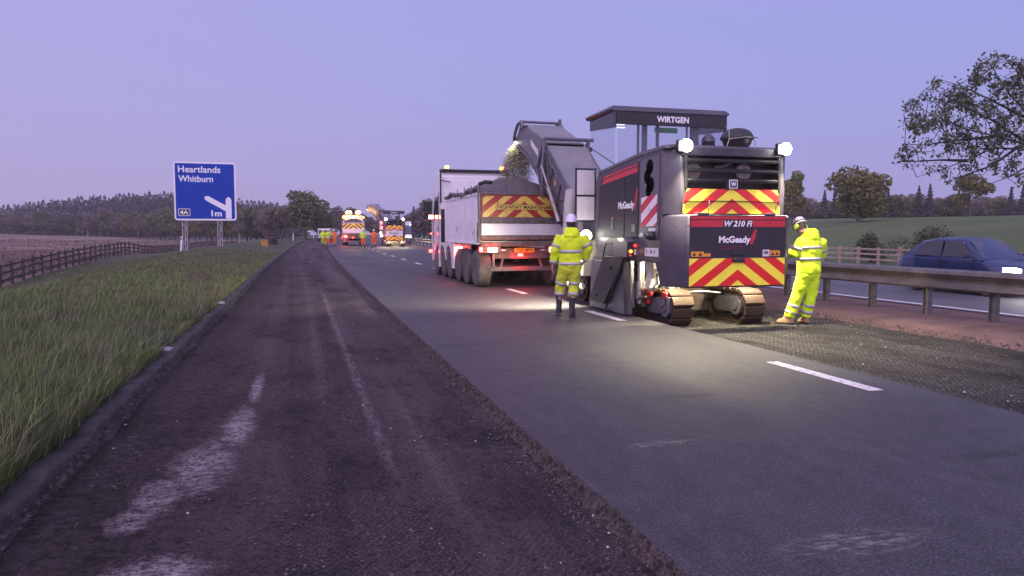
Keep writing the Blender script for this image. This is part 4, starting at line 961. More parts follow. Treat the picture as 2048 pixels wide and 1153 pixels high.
# ------------------------------------------------------------------ tipper lorries
WHITET = mat('lorry_white', (0.74, 0.71, 0.75), .4, var=.06, scale=3, coat=.2, dirt=(0.46, 0.42, 0.42), dscale=1.6, dmin=.48, dmax=.85, bump=.04, bscale=6)
WHITEC = mat('cab_white', (0.70, 0.68, 0.70), .3, var=.05, scale=3, coat=.4, dirt=(0.45, 0.42, 0.41), dscale=2, dmin=.55, dmax=.9)
GRIME = mat('grimy_steel', (0.13, 0.115, 0.115), .65, .1, var=.4, scale=7, dirt=(0.07, 0.05, 0.04), dscale=5, dmin=.45, dmax=.7, bump=.2, bscale=20)
RUSTY = mat('rusty_rail', (0.20, 0.14, 0.125), .75, .1, var=.4, scale=8, dirt=(0.10, 0.045, 0.03), dscale=7, dmin=.42, dmax=.62, bump=.3, bscale=25)
TARP = mat('tarpaulin', (0.085, 0.085, 0.10), .7, var=.3, scale=5, bump=.5, bscale=9)
ALLOY = mat('wheel_rim', (0.42, 0.41, 0.42), .4, .6, var=.2, scale=10, dirt=(0.15, 0.13, 0.12), dscale=6, dmin=.45, dmax=.7)
PLATEY = mat('number_plate', (0.75, 0.42, 0.03), .4)
TAIL = emit('tail_lamp_lens', (1.0, 0.05, 0.05), 14)
TAILH = emit('tail_lamp_hot', (1.0, 0.22, 0.16), 20)
AMBER = emit('amber_lamp_lens', (1.0, 0.33, 0.05), 10)
AMBERH = emit('beacon_lens', (1.0, 0.50, 0.16), 30)
CHEV_T = chevron_mat('chevron_tailgate', (0.66, 0.50, 0.09), (0.33, 0.035, 0.030), 0, 1.93, .40, .80)
CHEV_F = chevron_mat('chevron_far', (0.90, 0.62, 0.10), (0.06, 0.03, 0.02), 0, 1.93, .40, .80)
RED_FRAME = mat('red_frame', (0.30, 0.03, 0.035), .5, var=.25, scale=10)
ROCK, t, p = node_mat('planings_heap', .9); g = NG(t)
f1 = g.noise(14, 6, None, .75); f2 = g.voro(34)
c = g.mix(g.rng(f1, .35, .66), (0.045, 0.040, 0.041), (0.125, 0.112, 0.115)); c = g.mix(g.rng(f2, .0, .3, .5, 0), c, (0.05, 0.045, 0.045))
g.L(c, p.inputs['Base Color']); nn = g.bump(p, f1, .4, .02)

def wheel(par, x, y, r=.50, w=.36, side=-1):
    """par > wheel (tyre mesh) > rim"""
    b = MB(); b.lathe([(r * .60, 0), (r * .86, -.005), (r * .96, .02), (r, .05), (r, w - .05), (r * .96, w - .02), (r * .86, w + .005), (r * .6, w)], (x if side < 0 else x, y, r), (-side, 0, 0), 32)
    for k in range(4):
        q = .07 + k * (w - .14) / 3; b.lathe([(r + .001, q - .010), (r + .008, q - .03), (r + .008, q - .012)], (x, y, r), (-side, 0, 0), 32)
    tw = b.build('wheel', RUBBER, par)
    b = MB(); b.lathe([(.001, .11), (.10, .06), (.13, .10), (.21, .12), (.25, .06), (r * .57, .03), (r * .61, .0), (r * .62, .03), (r * .5, .2)], (x, y, r), (-side, 0, 0), 26)
    for k in range(10):
        a = 2 * math.pi * k / 10; b.cyl((x - side * .10, y + .165 * math.cos(a), r + .165 * math.sin(a)), (x - side * .07, y + .165 * math.cos(a), r + .165 * math.sin(a)), .016, 6)
    b.build('rim', ALLOY, tw)
    return tw

def lamp(par, name, x0, x1, y, z0, z1, lens, d=.04, dirn=-1):
    b = MB(); b.box(x0 - .015, x1 + .015, y, y + d, z0 - .015, z1 + .015); o = b.build(name, DARK, par, bevel=.005)
    b = MB(); b.box(x0, x1, y - .012, y + .002, z0, z1); b.build('lens', lens, o, bevel=.004)
    return o

def make_tipper(loc, label, rz=0, far=False):
    t = empty('tipper_lorry', loc, rz, label, 'lorry', None)
    P = lambda b, n, m, bev=.012, par=t, **k: b.build(n, m, par, bevel=bev, **k)
    # tipping body
    b = MB()
    b.box(-1.25, -1.20, .10, 5.0, 1.18, 2.55); b.box(1.20, 1.25, .10, 5.0, 1.18, 2.55); b.box(-1.25, 1.25, 4.95, 5.0, 1.18, 2.85); b.box(-1.20, 1.20, .10, 4.95, 1.18, 1.26)
    b.box(-1.262, -1.25, .18, .24, 1.20, 2.5); b.box(-1.262, -1.25, 4.9, 4.98, 1.2, 2.5); b.box(-1.275, -1.25, .1, 5.0, 2.50, 2.56); b.box(-1.268, -1.25, .1, 5.0, 1.17, 1.235)
    for k in range(17): b.box(-1.2535, -1.25, .45 + k * .265, .465 + k * .265, 1.24, 2.49)
    bd = P(b, 'tipping_body', WHITET, .008)
    b = MB(); b.box(-1.265, -1.253, .55, .80, 1.35, 1.62); b.box(-1.262, -1.253, 2.9, 2.94, 1.5, 1.7); P(b, 'side_hatch', WHITET, .006, bd)
    b = MB(); b.box(-1.268, -1.262, .56, .58, 1.38, 1.60); b.box(-1.266, -1.25, 2.96, 3.0, 1.5, 1.7); b.box(-1.27, -1.262, .8, .83, 1.45, 1.52); b.bar((-1.27, .15, 1.5), (-1.33, -.10, 1.42), .03, .03); P(b, 'hatch_catch', DARK, 0, bd)
    b = MB(); b.bar((-1.27, .05, 2.72), (-1.27, -.02, 1.75), .05, .05); b.bar((-1.27, -.02, 1.75), (-1.24, .1, 1.3), .08, .06); b.bar((1.27, .05, 2.72), (1.27, -.02, 1.75), .05, .05); b.bar((1.27, -.02, 1.75), (1.24, .1, 1.3), .08, .06); b.box(-1.29, -1.2, -.02, .12, 1.2, 1.75); b.box(1.2, 1.29, -.02, .12, 1.2, 1.75)
    P(b, 'tailgate_hinge', GRIME, .006, bd)
    # tailgate
    b = MB(); b.box(-1.20, 1.20, .02, .09, 1.28, 2.55); b.box(-1.22, 1.22, -.02, .05, 1.74, 1.90); b.box(-1.22, 1.22, -.03, .04, 2.50, 2.56)
    tg = P(b, 'tailgate', GRIME if not far else WHITEC, .01)
    b = MB(); b.box(-1.19, 1.19, .005, .018, 1.42, 1.735); P(b, 'lower_panel', WHITEC, .004, tg)
    b = MB(); b.box(-1.24, 1.24, -.05, .10, 1.30, 1.40); b.box(-1.22, 1.22, -.02, .12, 1.12, 1.24); P(b, 'tailgate_rail', RUSTY, .01, tg)
    b = MB(); b.box(-1.19, 1.19, -.004, .018, 1.905, 2.495); P(b, 'hazard_board', CHEV_T if not far else CHEV_F, 0, tg)
    b = MB(); b.box(-1.20, 1.20, -.012, .0, 2.47, 2.50); b.box(-1.20, -1.165, -.012, .0, 1.91, 2.47)
    for x in (-.74, .0 + .35): b.box(x - .012, x + .012, -.010, -.003, 1.91, 2.5)
    P(b, 'board_frame', RED_FRAME, 0, tg)
    if not far:
        b = MB(); b.box(-.80, 1.02, -.012, -.003, 2.10, 2.25); P(b, 'sign_strip', mat('sign_yellow', (.66, .50, .09), .4, var=.15, scale=5), 0, tg)
        b = MB()
        for z0, z1 in ((2.10, 2.108), (2.242, 2.25)): b.box(-.80, 1.02, -.0145, -.0115, z0, z1)
        b.box(-.80, -.79, -.0145, -.0115, 2.108, 2.242); P(b, 'strip_border', DARK, 0, tg)
        text('HIGHWAY MAINTENANCE', 'lettering', (-.76, -.0145, 2.128), (1, 0, 0), (0, 0, 1), 1.74, .096, DARK, tg, .02)
    # load and sheet
    b = MB()
    rows = []
    for i in range(23):
        y = .12 + 4.8 * i / 22; r_ = []
        for j in range(25):
            x = -1.19 + 2.38 * j / 24
            e = max(0, 1 - abs(x / 1.2) ** 2.4) ** .7 * max(0, 1 - abs((y - 1.9) / 2.9) ** 3) ** .7 * min(1, max(0, (y - .12) / 1.1)) ** .55
            r_.append((x, y, 2.42 + .62 * e + .03 * math.sin(x * 9 + y * 5) * math.sin(y * 7 - x * 3) * e))
        rows.append(r_)
    vs = [q for r_ in rows for q in r_]; n = 25
    b.add(vs, [(i * n + j, i * n + j + 1, (i + 1) * n + j + 1, (i + 1) * n + j) for i in range(22) for j in range(24)])
    heap = b.build('planings_heap', ROCK, None, loc=None)
    heap.location = loc; heap.rotation_euler = (0, 0, rz)
    tag(heap, 'dark heap of planings filling the body of the lorry under the big conveyor' if not far else 'heap of planings in the distant lorry with flashing amber beacons', 'heap')
    b = MB()
    for sx in (-1, 1):
        pts = [(sx * 1.24, y, 2.63 + .04 * math.sin(y * 2.1) + .03 * math.sin(y * 5.3)) for y in [.15 + .2 * k for k in range(25)]]
        b.tube(pts, [.065 + .02 * math.sin(k * 1.3) for k in range(25)], 10)
    for y in (.5, 1.4, 2.4, 3.6): b.box(-1.37, -1.35, y, y + .03, 2.5, 2.76)
    P(b, 'rolled_sheet', TARP, 0, bd)
    b = MB()
    b.tube([(-1.24, .1, 2.78), (-1.1, .0, 2.84), (-.9, .0, 2.83)], .05, 8); b.tube([(-.98, .02, 2.86), (.2, 3.0, 3.12), (.9, 4.9, 2.95)], .008, 5)
    P(b, 'sheet_arm', DARK, 0, bd)
    # chassis, axles
    b = MB(); b.box(-.45, -.33, .25, 7.7, .78, 1.08); b.box(.33, .45, .25, 7.7, .78, 1.08); b.box(-.8, .8, .22, .34, .78, 1.06)
    for y in (.65, 1.85, 3.05, 4.5, 5.6, 7.0): b.cyl((-1.1, y, .5), (1.1, y, .5), .07, 10)
    b.box(-1.12, 1.12, .18, .28, .44, .56); b.bar((-.6, .25, .5), (-.5, .35, .9), .06, .06); b.bar((.6, .25, .5), (.5, .35, .9), .06, .06); b.box(-.5, .5, 3.6, 4.4, .6, 1.1)
    P(b, 'chassis', GRIME, .01)
    b = MB(); b.box(-1.22, -.62, .10, .16, .94, 1.12); b.box(.62, 1.22, .10, .16, .94, 1.12); b.box(-.86, -.80, .12, .2, .55, 1.12); b.box(.80, .86, .12, .2, .55, 1.12); b.box(-1.23, -.86, .1, .5, 1.0, 1.03)
    P(b, 'lamp_bracket', GRIME, .006)
    for s_ in (-1, 1):
        xs = sorted((s_ * 1.14, s_ * .74))
        if not far or s_ < 0:
            lamp(t, 'tail_lamp', xs[0] + (.14 if s_ < 0 else 0), xs[1] - (.14 if s_ > 0 else 0), .09, .96, 1.09, TAILH)
            x = s_ * 1.19; lamp(t, 'tail_lamp', x - .05, x + .05, .085, .97, 1.10, TAIL)
    lamp(t, 'fog_lamp', -.14, .02, .20, .84, .92, TAIL)
    b = MB(); b.box(-.26, .30, .06, .075, .955, 1.075); np_ = P(b, 'number_plate', PLATEY, .002)
    text('V24 BFH', 'plate_characters', (-.22, .058, .975), (1, 0, 0), (0, 0, 1), .46, .08, DARK, np_, .02)
    b = MB(); b.box(-.62, -.5, .09, .10, 1.0, 1.03); b.box(.5, .62, .09, .10, 1.0, 1.03); P(b, 'reflector', WHITED, 0)
    for y in (.65, 1.85, 3.05):
        for s_ in (-1, 1): wheel(t, s_ * 1.24, y, .50, .38, s_)
    for y in (4.5, 5.6, 7.0):
        for s_ in (-1, 1): wheel(t, s_ * 1.22, y, .50, .34 if y > 6 else .55, s_)
    b = MB()
    def arch(y, r0, r1, x0, x1, a0=10, a1=170, n=10):
        o = [(y + r1 * math.cos(R(lerp(a0, a1, k / n))), .5 + r1 * math.sin(R(lerp(a0, a1, k / n)))) for k in range(n + 1)]
        i_ = [(y + r0 * math.cos(R(lerp(a0, a1, k / n))), .5 + r0 * math.sin(R(lerp(a0, a1, k / n)))) for k in range(n + 1)]
        b.prism(o + i_[::-1], 'x', x0, x1)
    sk = [(3.52, .36), (3.52, 1.10), (3.62, 1.15), (6.10, 1.15), (6.18, 1.05), (6.18, .62)]
    for y in (5.6, 4.5): sk += [(y + .545 * math.cos(R(a)), .5 + .56 * math.sin(R(a))) for a in range(8, 173, 14)]
    sk += [(3.94, .36)]
    for x0, x1 in ((-1.26, -1.20), (1.20, 1.26)): b.prism(sk, 'x', x0, x1)
    for y in (4.5, 5.6): arch(y, .55, .60, -1.2, -.66); arch(y, .55, .60, .66, 1.2)
    for s_ in (-1, 1): b.box(*sorted((s_ * 1.2, s_ * .7)), 3.52, 3.56, .5, 1.12); b.box(*sorted((s_ * 1.24, s_ * .72)), 6.22, 6.42, .30, 1.05)
    P(b, 'mudguard', WHITEC, .012)
    b = MB(); b.box(-1.24, -.74, 3.72, 3.74, .18, .62); P(b, 'mud_flap', DARK, .004)
    text('SCANIA', 'flap_lettering', (-1.16, 3.716, .24), (1, 0, 0), (0, 0, 1), .34, .07, WHITED, t, .02)
    # cab
    prof = [(6.1, .85), (6.1, 3.45), (6.25, 3.62), (7.2, 3.58), (7.9, 3.05), (8.15, 1.9), (8.15, .45), (7.55, .45), (7.5, .9), (7.3, 1.08), (6.7, 1.08), (6.5, .9)]
    b = MB(); b.prism(prof, 'x', -1.20, 1.20); cab_o = P(b, 'cab', WHITEC, .05)
    b = MB(); b.box(-1.1, 1.1, 6.085, 6.10, 2.4, 3.3); b.box(-.75, .75, 6.075, 6.09, 2.9, 3.3)
    for x in (-1.08, 1.08): b.box(x - .02, x + .02, 6.07, 6.1, 1.2, 3.4)
    P(b, 'rear_panel', WHITEC, .008, cab_o)
    b = MB()
    b.loft([[(-1.22, 6.02, z) , (1.22, 6.02, z), (1.22, 6.3, z), (-1.22, 6.3, z)] for z in (3.60, 3.66)]); b.bar((-1.22, 6.05, 3.6), (-1.22, 6.05, 2.5), .05, .05); b.bar((1.22, 6.05, 3.6), (1.22, 6.05, 2.5), .05, .05); b.tube([(-1.2, 6.0, 3.28), (-.95, 5.9, 3.22), (-.9, 5.9, 3.2)], .02, 6)
    P(b, 'lamp_bar', DARK, .008, cab_o)
    b = MB(); b.box(-1.21, -1.1, 6.0, 6.12, 1.0, 2.3); b.box(1.1, 1.21, 6.0, 6.12, 1.0, 2.3); b.box(-.9, .9, 5.6, 6.0, 1.0, 2.0); P(b, 'air_deflector', DARK, .02, cab_o)
    b = MB(); b.prism([(6.65, 1.95), (6.65, 2.75), (7.3, 2.75), (7.7, 1.95)], 'x', -1.215, -1.20); b.prism([(6.65, 1.95), (6.65, 2.75), (7.3, 2.75), (7.7, 1.95)], 'x', 1.20, 1.215); P(b, 'side_window', WINDOW, .004, cab_o)
    b = MB(); b.box(-1.212, -1.2, 6.55, 6.56, 1.1, 2.9); b.box(-1.212, -1.2, 7.75, 7.76, 1.1, 1.95); b.box(-1.225, -1.2, 6.62, 6.75, 1.6, 1.65); P(b, 'door_seam', DARK, 0, cab_o)
    for s_ in (-1, 1):
        b = MB(); b.box(s_ * 1.42 - .13, s_ * 1.42 + .13, 7.72, 7.84, 2.28, 2.62); b.box(s_ * 1.42 - .12, s_ * 1.42 + .12, 7.72, 7.84, 2.0, 2.24); b.bar((s_ * 1.2, 7.85, 2.6), (s_ * 1.42, 7.80, 2.55), .04, .04); b.bar((s_ * 1.2, 7.85, 2.1), (s_ * 1.42, 7.80, 2.1), .04, .04)
        P(b, 'wing_mirror', DARK, .02, cab_o)
    if not far:
        for x in (-.98, .98):
            b = MB(); b.box(x - .10, x + .10, 6.05, 6.25, 3.66, 3.68); bc = P(b, 'beacon', DARK, .004, cab_o); b = MB(); b.lathe([(.07, 3.68), (.075, 3.74), (.06, 3.79), (.001, 3.80)], (x, 6.15, 0), (0, 0, 1), 14); P(b, 'lens', AMBER, 0, bc)
    else:
        b = MB(); b.box(-1.0, 1.0, 6.0, 6.3, 3.66, 3.72); b.box(-1.15, -1.1, 5.9, 6.0, 2.5, 3.8); b.box(1.1, 1.15, 5.9, 6.0, 2.5, 3.8); bc = P(b, 'beacon_bar', DARK, .004, cab_o)
        for x in (-.70, -.38, .45, .68):
            b = MB(); b.lathe([(.16, 3.70), (.18, 3.85), (.15, 4.0), (.001, 4.04)], (x, 6.12, 0), (0, 0, 1), 14); P(b, 'lens', AMBERH, 0, bc)
        for x in (-1.2, 1.2): lamp(cab_o, 'marker_lamp', x - .06, x + .06, 5.85, 3.15, 3.40, AMBER)
        point('beacon_and_fill_light', (-.5, 5.3, 4.0), 420, (1, .42, .10), bc, .2); point('beacon_and_fill_light', (0, -2.2, 2.6), 60, (1, .6, .3), bc, .3)  # second light hangs unseen behind the tailgate, added to brighten its board
    for z, e in ((2.05, TAILH), (1.45, TAIL), (.82, TAIL)):
        s_ = .085 if z > 2 else (.035 if z > 1 else .07)
        lamp(cab_o, 'marker_lamp', -1.33 - s_, -1.33 + s_, 7.45 if z > 1 else 7.55, z - s_ * .8, z + s_ * .8, e)
        b = MB(); b.bar((-1.33, 7.5 if z > 1 else 7.6, z), (-1.18, 7.5 if z > 1 else 7.6, z), .03, .03); P(b, 'lamp_arm', DARK, 0, cab_o)
    lamp(t, 'side_lamp', -1.20, -1.0, 3.50, .88, 1.06, TAILH)
    lamp(t, 'side_lamp', -1.18, -1.0, 3.50, .66, .80, AMBER)
    if not far:
        point('tail_glow', (-.95, -.10, 1.0), 16, (1, .06, .05), t, .05); point('tail_glow', (-.06, .0, .75), 26, (1, .04, .03), t, .05); point('tail_glow', (-1.22, 3.35, .90), 26, (1, .10, .06), t, .05); point('tail_glow', (-1.42, 7.3, .8), 4, (1, .05, .05), t, .05)
    else:
        point('tail_glow', (-.95, -.2, .9), 70, (1, .10, .10), t, .1)
    return t

tipper = make_tipper((5.90, 19.55, 0), 'white tipper lorry loaded under the big conveyor, with a highway maintenance tailgate', R(-.4))

# ------------------------------------------------------------------ people
SKIN = mat('skin', (0.42, 0.24, 0.18), .55, var=.12, scale=20)
HAIR = mat('hair', (0.03, 0.022, 0.018), .7)
HIVIS = mat('hi_vis_yellow', (0.66, 0.88, 0.012), .75, var=.06, scale=7, dirt=(0.40, 0.44, 0.05), dscale=5, dmin=.48, dmax=.8)
HIVIST = mat('hi_vis_trousers', (0.55, 0.66, 0.03), .8, var=.12, scale=6, dirt=(0.30, 0.32, 0.08), dscale=3.5, dmin=.46, dmax=.7)
HIVISB = mat('hi_vis_clean', (0.60, 0.90, 0.02), .75, var=.05, scale=7, dirt=(0.52, 0.60, 0.06), dscale=5, dmin=.58, dmax=.85)
HIVISO = mat('hi_vis_orange', (0.85, 0.16, 0.02), .75, var=.08, scale=7)
TAPE = mat('reflective_tape', (0.40, 0.40, 0.42), .4, .2, var=.12, scale=20)
BOOTD = mat('dark_boot', (0.022, 0.020, 0.026), .6, var=.3, scale=20)
BOOTT = mat('tan_boot', (0.30, 0.17, 0.09), .7, var=.25, scale=18)
HELM = mat('helmet_white', (0.66, 0.62, 0.76), .3, coat=.4)
HELMW = mat('helmet_plain', (0.72, 0.71, 0.74), .3, coat=.4)
NAVY = mat('navy_trim', (0.03, 0.03, 0.07), .5)
clouds = bpy.data.textures.new('creases', 'CLOUDS'); clouds.noise_scale = .13; clouds.noise_depth = 4

def remesh(o, vox, smooth=3, disp=0.0):
    m = o.modifiers.new('one_surface', 'REMESH'); m.mode = 'VOXEL'; m.voxel_size = vox; m.use_smooth_shade = True
    if smooth:
        s = o.modifiers.new('smooth', 'SMOOTH'); s.iterations = smooth; s.factor = .5
    if disp:
        d = o.modifiers.new('creases', 'DISPLACE'); d.texture = clouds; d.strength = disp; d.mid_level = .5; d.texture_coords = 'GLOBAL'
    return o

def ring(c, u, v, ru, rv, n=18):
    return [c + u * math.cos(2 * math.pi * k / n) * ru + v * math.sin(2 * math.pi * k / n) * rv for k in range(n)]

def make_person(loc, rz, J, label, group=None, top=HIVIS, legs=HIVIST, boots=BOOTD, helmet=HELM, bands=True, boot_h=.30, face=(0, 1, 0), look=-.1, muffs=None, vox=.016, leg_bands=((.50, .60),), trim=None, cat='person', holding=None, waist=None, hood=True, arm_bands=((.72, 0), (.78, 1)), tb=None, girth=1.0, legtape=True):
    t = empty('person', loc, rz, label, cat, group)
    J = {k: Vector(v) for k, v in J.items()}
    sh = (J['rs'] - J['ls']).normalized(); spine = (J['neck'] - J['hip']).normalized()
    fw = spine.cross(sh); fw = -fw if fw.dot(Vector(face)) < 0 else fw
    fw.normalize()
    # body: head, neck, arms, hands, torso and legs in one skin
    b = MB(); h = J['head']; f = Vector(face).normalized(); up = Vector((0, 0, 1)) + f * look; up.normalize(); f = (f - up * f.dot(up)).normalized(); s = f.cross(up)
    prof = [(-.125, .030, .045, .035), (-.105, .052, .062, .03), (-.06, .066, .080, .014), (-.01, .074, .092, .0), (.04, .077, .098, -.004), (.085, .068, .086, -.006), (.115, .042, .055, -.004), (.13, .008, .01, 0)]
    b.loft([ring(h + up * z + f * o, s, f, a, q, 16) for z, a, q, o in prof])
    b.loft([ring(h + f * .088 + up * z, s, f, a, q, 8) for z, a, q in ((-.045, .016, .014), (-.03, .018, .026), (.0, .011, .016), (.03, .008, .006))])
    for sx in (-1, 1): b.ell(h + s * sx * .078 + up * .0, .012, .026, .032, 8, 6)
    b.tube([h - up * .08 - f * .012, J['neck'] - spine * .06], [.056, .064], 12)
    b.loft([ring(J['hip'] - spine * .05, sh, fw, .15, .10), ring(lerp(J['hip'], J['neck'], .4), sh, fw, .14, .10), ring(lerp(J['hip'], J['neck'], .8), sh, fw, .17, .105), ring(J['neck'] - spine * .03, sh, fw, .07, .06)])
    for q in 'lr':
        b.tube([J[q + 's'], J[q + 'e'], J[q + 'w']], [.052, .042, .030], 10); b.tube([J[q + 'h'], J[q + 'k'], J[q + 'a']], [.078, .055, .042], 10)
        b.tube([J[q + 'a'] + Vector((0, 0, -.02)), J[q + 'a'] + J[q + 'toe'] * .15 + Vector((0, 0, -.04))], [.04, .035], 8)
        d = J.get(q + 'hd', (J[q + 'w'] - J[q + 'e']).normalized()); d = d.normalized(); w = J[q + 'w']
        x = d.cross(Vector((0, 0, 1))); x = (fw if x.length < .3 else x.normalized()); x = (fw - d * fw.dot(d)).normalized() if (fw - d * fw.dot(d)).length > .2 else x
        y = d.cross(x).normalized(); cur = (-1 if q == 'l' else 1) * -1
        inw = (J['hip'] - w); inw = (inw - d * inw.dot(d)); y = y if y.dot(inw) > 0 else -y
        b.loft([ring(w - d * .01, x, y, .028, .022, 10), ring(w + d * .045, x, y, .042, .018, 10), ring(w + d * .085, x, y, .041, .015, 10), ring(w + d * .098, x, y, .034, .010, 10)])
        for k, (o, ln) in enumerate(((.030, .070), (.011, .080), (-.010, .075), (-.029, .058))):
            p0 = w + d * .082 + x * o; p1 = p0 + d * ln * .45 + y * .008; p2 = p1 + d * ln * .32 + y * .022; p3 = p2 + d * ln * .14 + y * .024
            b.tube([p0, p1, p2, p3], [.0105, .0098, .009, .007], 8)
        p0 = w + d * .03 + x * .034; b.tube([p0, p0 + d * .03 + x * .026 + y * .008, p0 + d * .062 + x * .030 + y * .022], [.014, .0115, .008], 8)
    bo = b.build('body', SKIN, t); remesh(bo, max(.0072, vox * .45), 1)
    b = MB()
    for sx in (-1, 1): b.ell(h + f * .088 + s * sx * .030 + up * .012, .009, .009, .007, 8, 6)
    b.build('eyes', HAIR, bo); b = MB(); b.loft([ring(h + up * z - f * .012, s, f, a, q, 16) for z, a, q in ((-.06, .070, .078), (.0, .080, .092), (.05, .083, .098), (.10, .06, .075), (.132, .01, .01))]); b.build('hair', HAIR, bo)
    # jacket
    G = girth
    b = MB(); hem = J['hip'] + spine * -.05
    L_ = (J['neck'] - hem).length
    def tor(s_, a, q, o=0): return ring(hem + spine * L_ * s_ + fw * o, sh, fw, a * G, q * G, 22)
    TP = ((0, .195, .150, 0), (.08, .205, .158, 0), (.30, .20, .150, 0), (.55, .215, .155, .0), (.75, .225, .148, -.006), (.87, .20, .125, -.012), (.95, .125, .098, -.012), (1.02, .088, .088, -.006), (1.10, .080, .082, .0))
    b.loft([tor(*q) for q in TP])
    for q in 'lr':
        b.tube([J[q + 's'] - spine * .01, lerp(J[q + 's'], J[q + 'e'], .5), J[q + 'e'], lerp(J[q + 'e'], J[q + 'w'], .55), J[q + 'w'] - (J[q + 'w'] - J[q + 'e']).normalized() * .01], [.094 * G, .086 * G, .076 * G, .068 * G, .052 * G], 14)
    if hood: b.loft([tor(.86, .13, .05, -.115), tor(.95, .145, .062, -.085), tor(1.04, .125, .055, -.075), tor(1.11, .085, .035, -.055)])
    jk = b.build('jacket', top, t); remesh(jk, vox, 2, .048)
    # trousers
    b = MB(); b.loft([ring(J['hip'] + spine * .06, sh, fw, .17 * G, .13 * G), ring(J['hip'] - spine * .03, sh, fw, .182 * G, .142 * G), ring(J['hip'] - Vector((0, 0, .11)), sh, fw, .165 * G, .13 * G), ring(J['hip'] - Vector((0, 0, .17)), sh, fw, .10 * G, .09 * G)])
    for q in 'lr':
        hem_ = lerp(J[q + 'k'], J[q + 'a'], (1 - (boot_h - .06) / max((J[q + 'k'] - J[q + 'a']).length, .1)) if boot_h > .2 else .93)
        b.tube([J[q + 'h'], lerp(J[q + 'h'], J[q + 'k'], .5), J[q + 'k'], lerp(J[q + 'k'], hem_, .6), hem_], [.115 * G, .106 * G, .090 * G, .088 * G, .082 * G], 14)
    tr = b.build('trousers', legs, t); remesh(tr, vox, 2, .055)
    # boots
    for q in 'lr':
        a = J[q + 'a']; d = J[q + 'toe'].normalized(); sd = d.cross(Vector((0, 0, 1))).normalized(); g0 = a.z - .085
        b = MB(); b.loft([ring(Vector((a.x, a.y, z)) + d * o, d, sd, l, w_, 14) for z, o, l, w_ in ((g0, .055, .150, .050), (g0 + .02, .055, .155, .054), (g0 + .06, .045, .140, .052), (g0 + .10, .010, .085, .050), (g0 + .15, -.005, .062, .052), (g0 + max(boot_h, .17), -.005, .066, .060))])
        bt = b.build('boot', boots, t)
        b = MB(); b.loft([ring(Vector((a.x, a.y, z)) + d * .055, d, sd, .158, .058, 14) for z in (g0 - .004, g0 + .024)]); b.build('sole', DARK, bt)
    # reflective tape
    if bands:
        b = MB()
        def hoop(c, d, r0, r1, u=None, v=None, hgt=.05, n=20):
            u_, v_, d_ = basis(d) if u is None else (u, v, d)
            b.loft([ring(c - d_ * hgt / 2, u_, v_, r0, r1, n), ring(c + d_ * hgt / 2, u_, v_, r0, r1, n)], 0, False)
        for s_ in (tb or (.10, .44)):
            i = [k for k in range(len(TP)) if TP[k][0] <= s_][-1]; k2 = (s_ - TP[i][0]) / (TP[i + 1][0] - TP[i][0])
            hoop(hem + spine * L_ * s_, spine, (lerp(TP[i][1], TP[i + 1][1], k2) * G + .010), (lerp(TP[i][2], TP[i + 1][2], k2) * G + .010), sh, fw)
        for q in 'lr':
            for s_, seg in arm_bands:
                a0, a1 = (J[q + 's'], J[q + 'e']) if seg == 0 else (J[q + 'e'], J[q + 'w'])
                hoop(lerp(a0, a1, s_), a1 - a0, (lerp(.094, .076, s_) if seg == 0 else lerp(.076, .056, s_)) * G + .009, (lerp(.094, .076, s_) if seg == 0 else lerp(.076, .056, s_)) * G + .009)
        tp = b.build('reflective_tape', TAPE, jk); sol = tp.modifiers.new('thickness', 'SOLIDIFY'); sol.thickness = .004
        if legtape:
            b = MB()
            for q in 'lr':
                for seg, s_ in leg_bands:
                    a0, a1 = (J[q + 'h'], J[q + 'k']) if seg < .5 else (J[q + 'k'], J[q + 'a'])
                    r_ = (lerp(.112, .090, s_) if seg < .5 else .088) * G + .008
                    hoop(lerp(a0, a1, s_), a1 - a0, r_, r_)
            tp = b.build('reflective_tape', TAPE, tr); sol = tp.modifiers.new('thickness', 'SOLIDIFY'); sol.thickness = .004
    if waist is not None:
        b = MB(); b.loft([tor(.04, .212, .166), tor(.12, .214, .168)]); b.build('belt', waist, t)
    # helmet
    b = MB()
    b.loft([ring(h + up * z - f * .005, s, f, a, q, 20) for z, a, q in ((.035, .098, .118), (.045, .104, .126), (.055, .098, .118), (.10, .094, .112), (.145, .074, .090), (.168, .045, .055), (.176, .006, .008))])
    b.loft([ring(h + up * .045 + f * .11, s, f, .075, .05, 14), ring(h + up * .053 + f * .105, s, f, .07, .045, 14)])
    hm = b.build('helmet', helmet, t)
    if trim:
        b = MB(); b.loft([ring(h + up * z - f * .005, s, f, a, q, 20) for z, a, q in ((.060, .100, .120), (.085, .099, .1185))], 0, False); b.bar(h + up * .178 - f * .06, h + up * .182 + f * .05, .02, .01); o = b.build('helmet_trim', trim, hm)
    if muffs:
        b = MB()
        for sx in (-1, 1): b.lathe([(.001, -.005), (.042, .0), (.048, .02), (.04, .045), (.001, .05)], h + s * sx * .075 - up * .005, s * sx, 14)
        em_ = b.build('ear_defender', muffs, hm)
        b = MB(); b.tube([h + s * .118 * math.cos(a) + up * (.02 + .14 * math.sin(a)) - f * .02 for a in [math.pi * k / 12 for k in range(13)]], .008, 6); b.build('headband', DARK, em_)
    return t

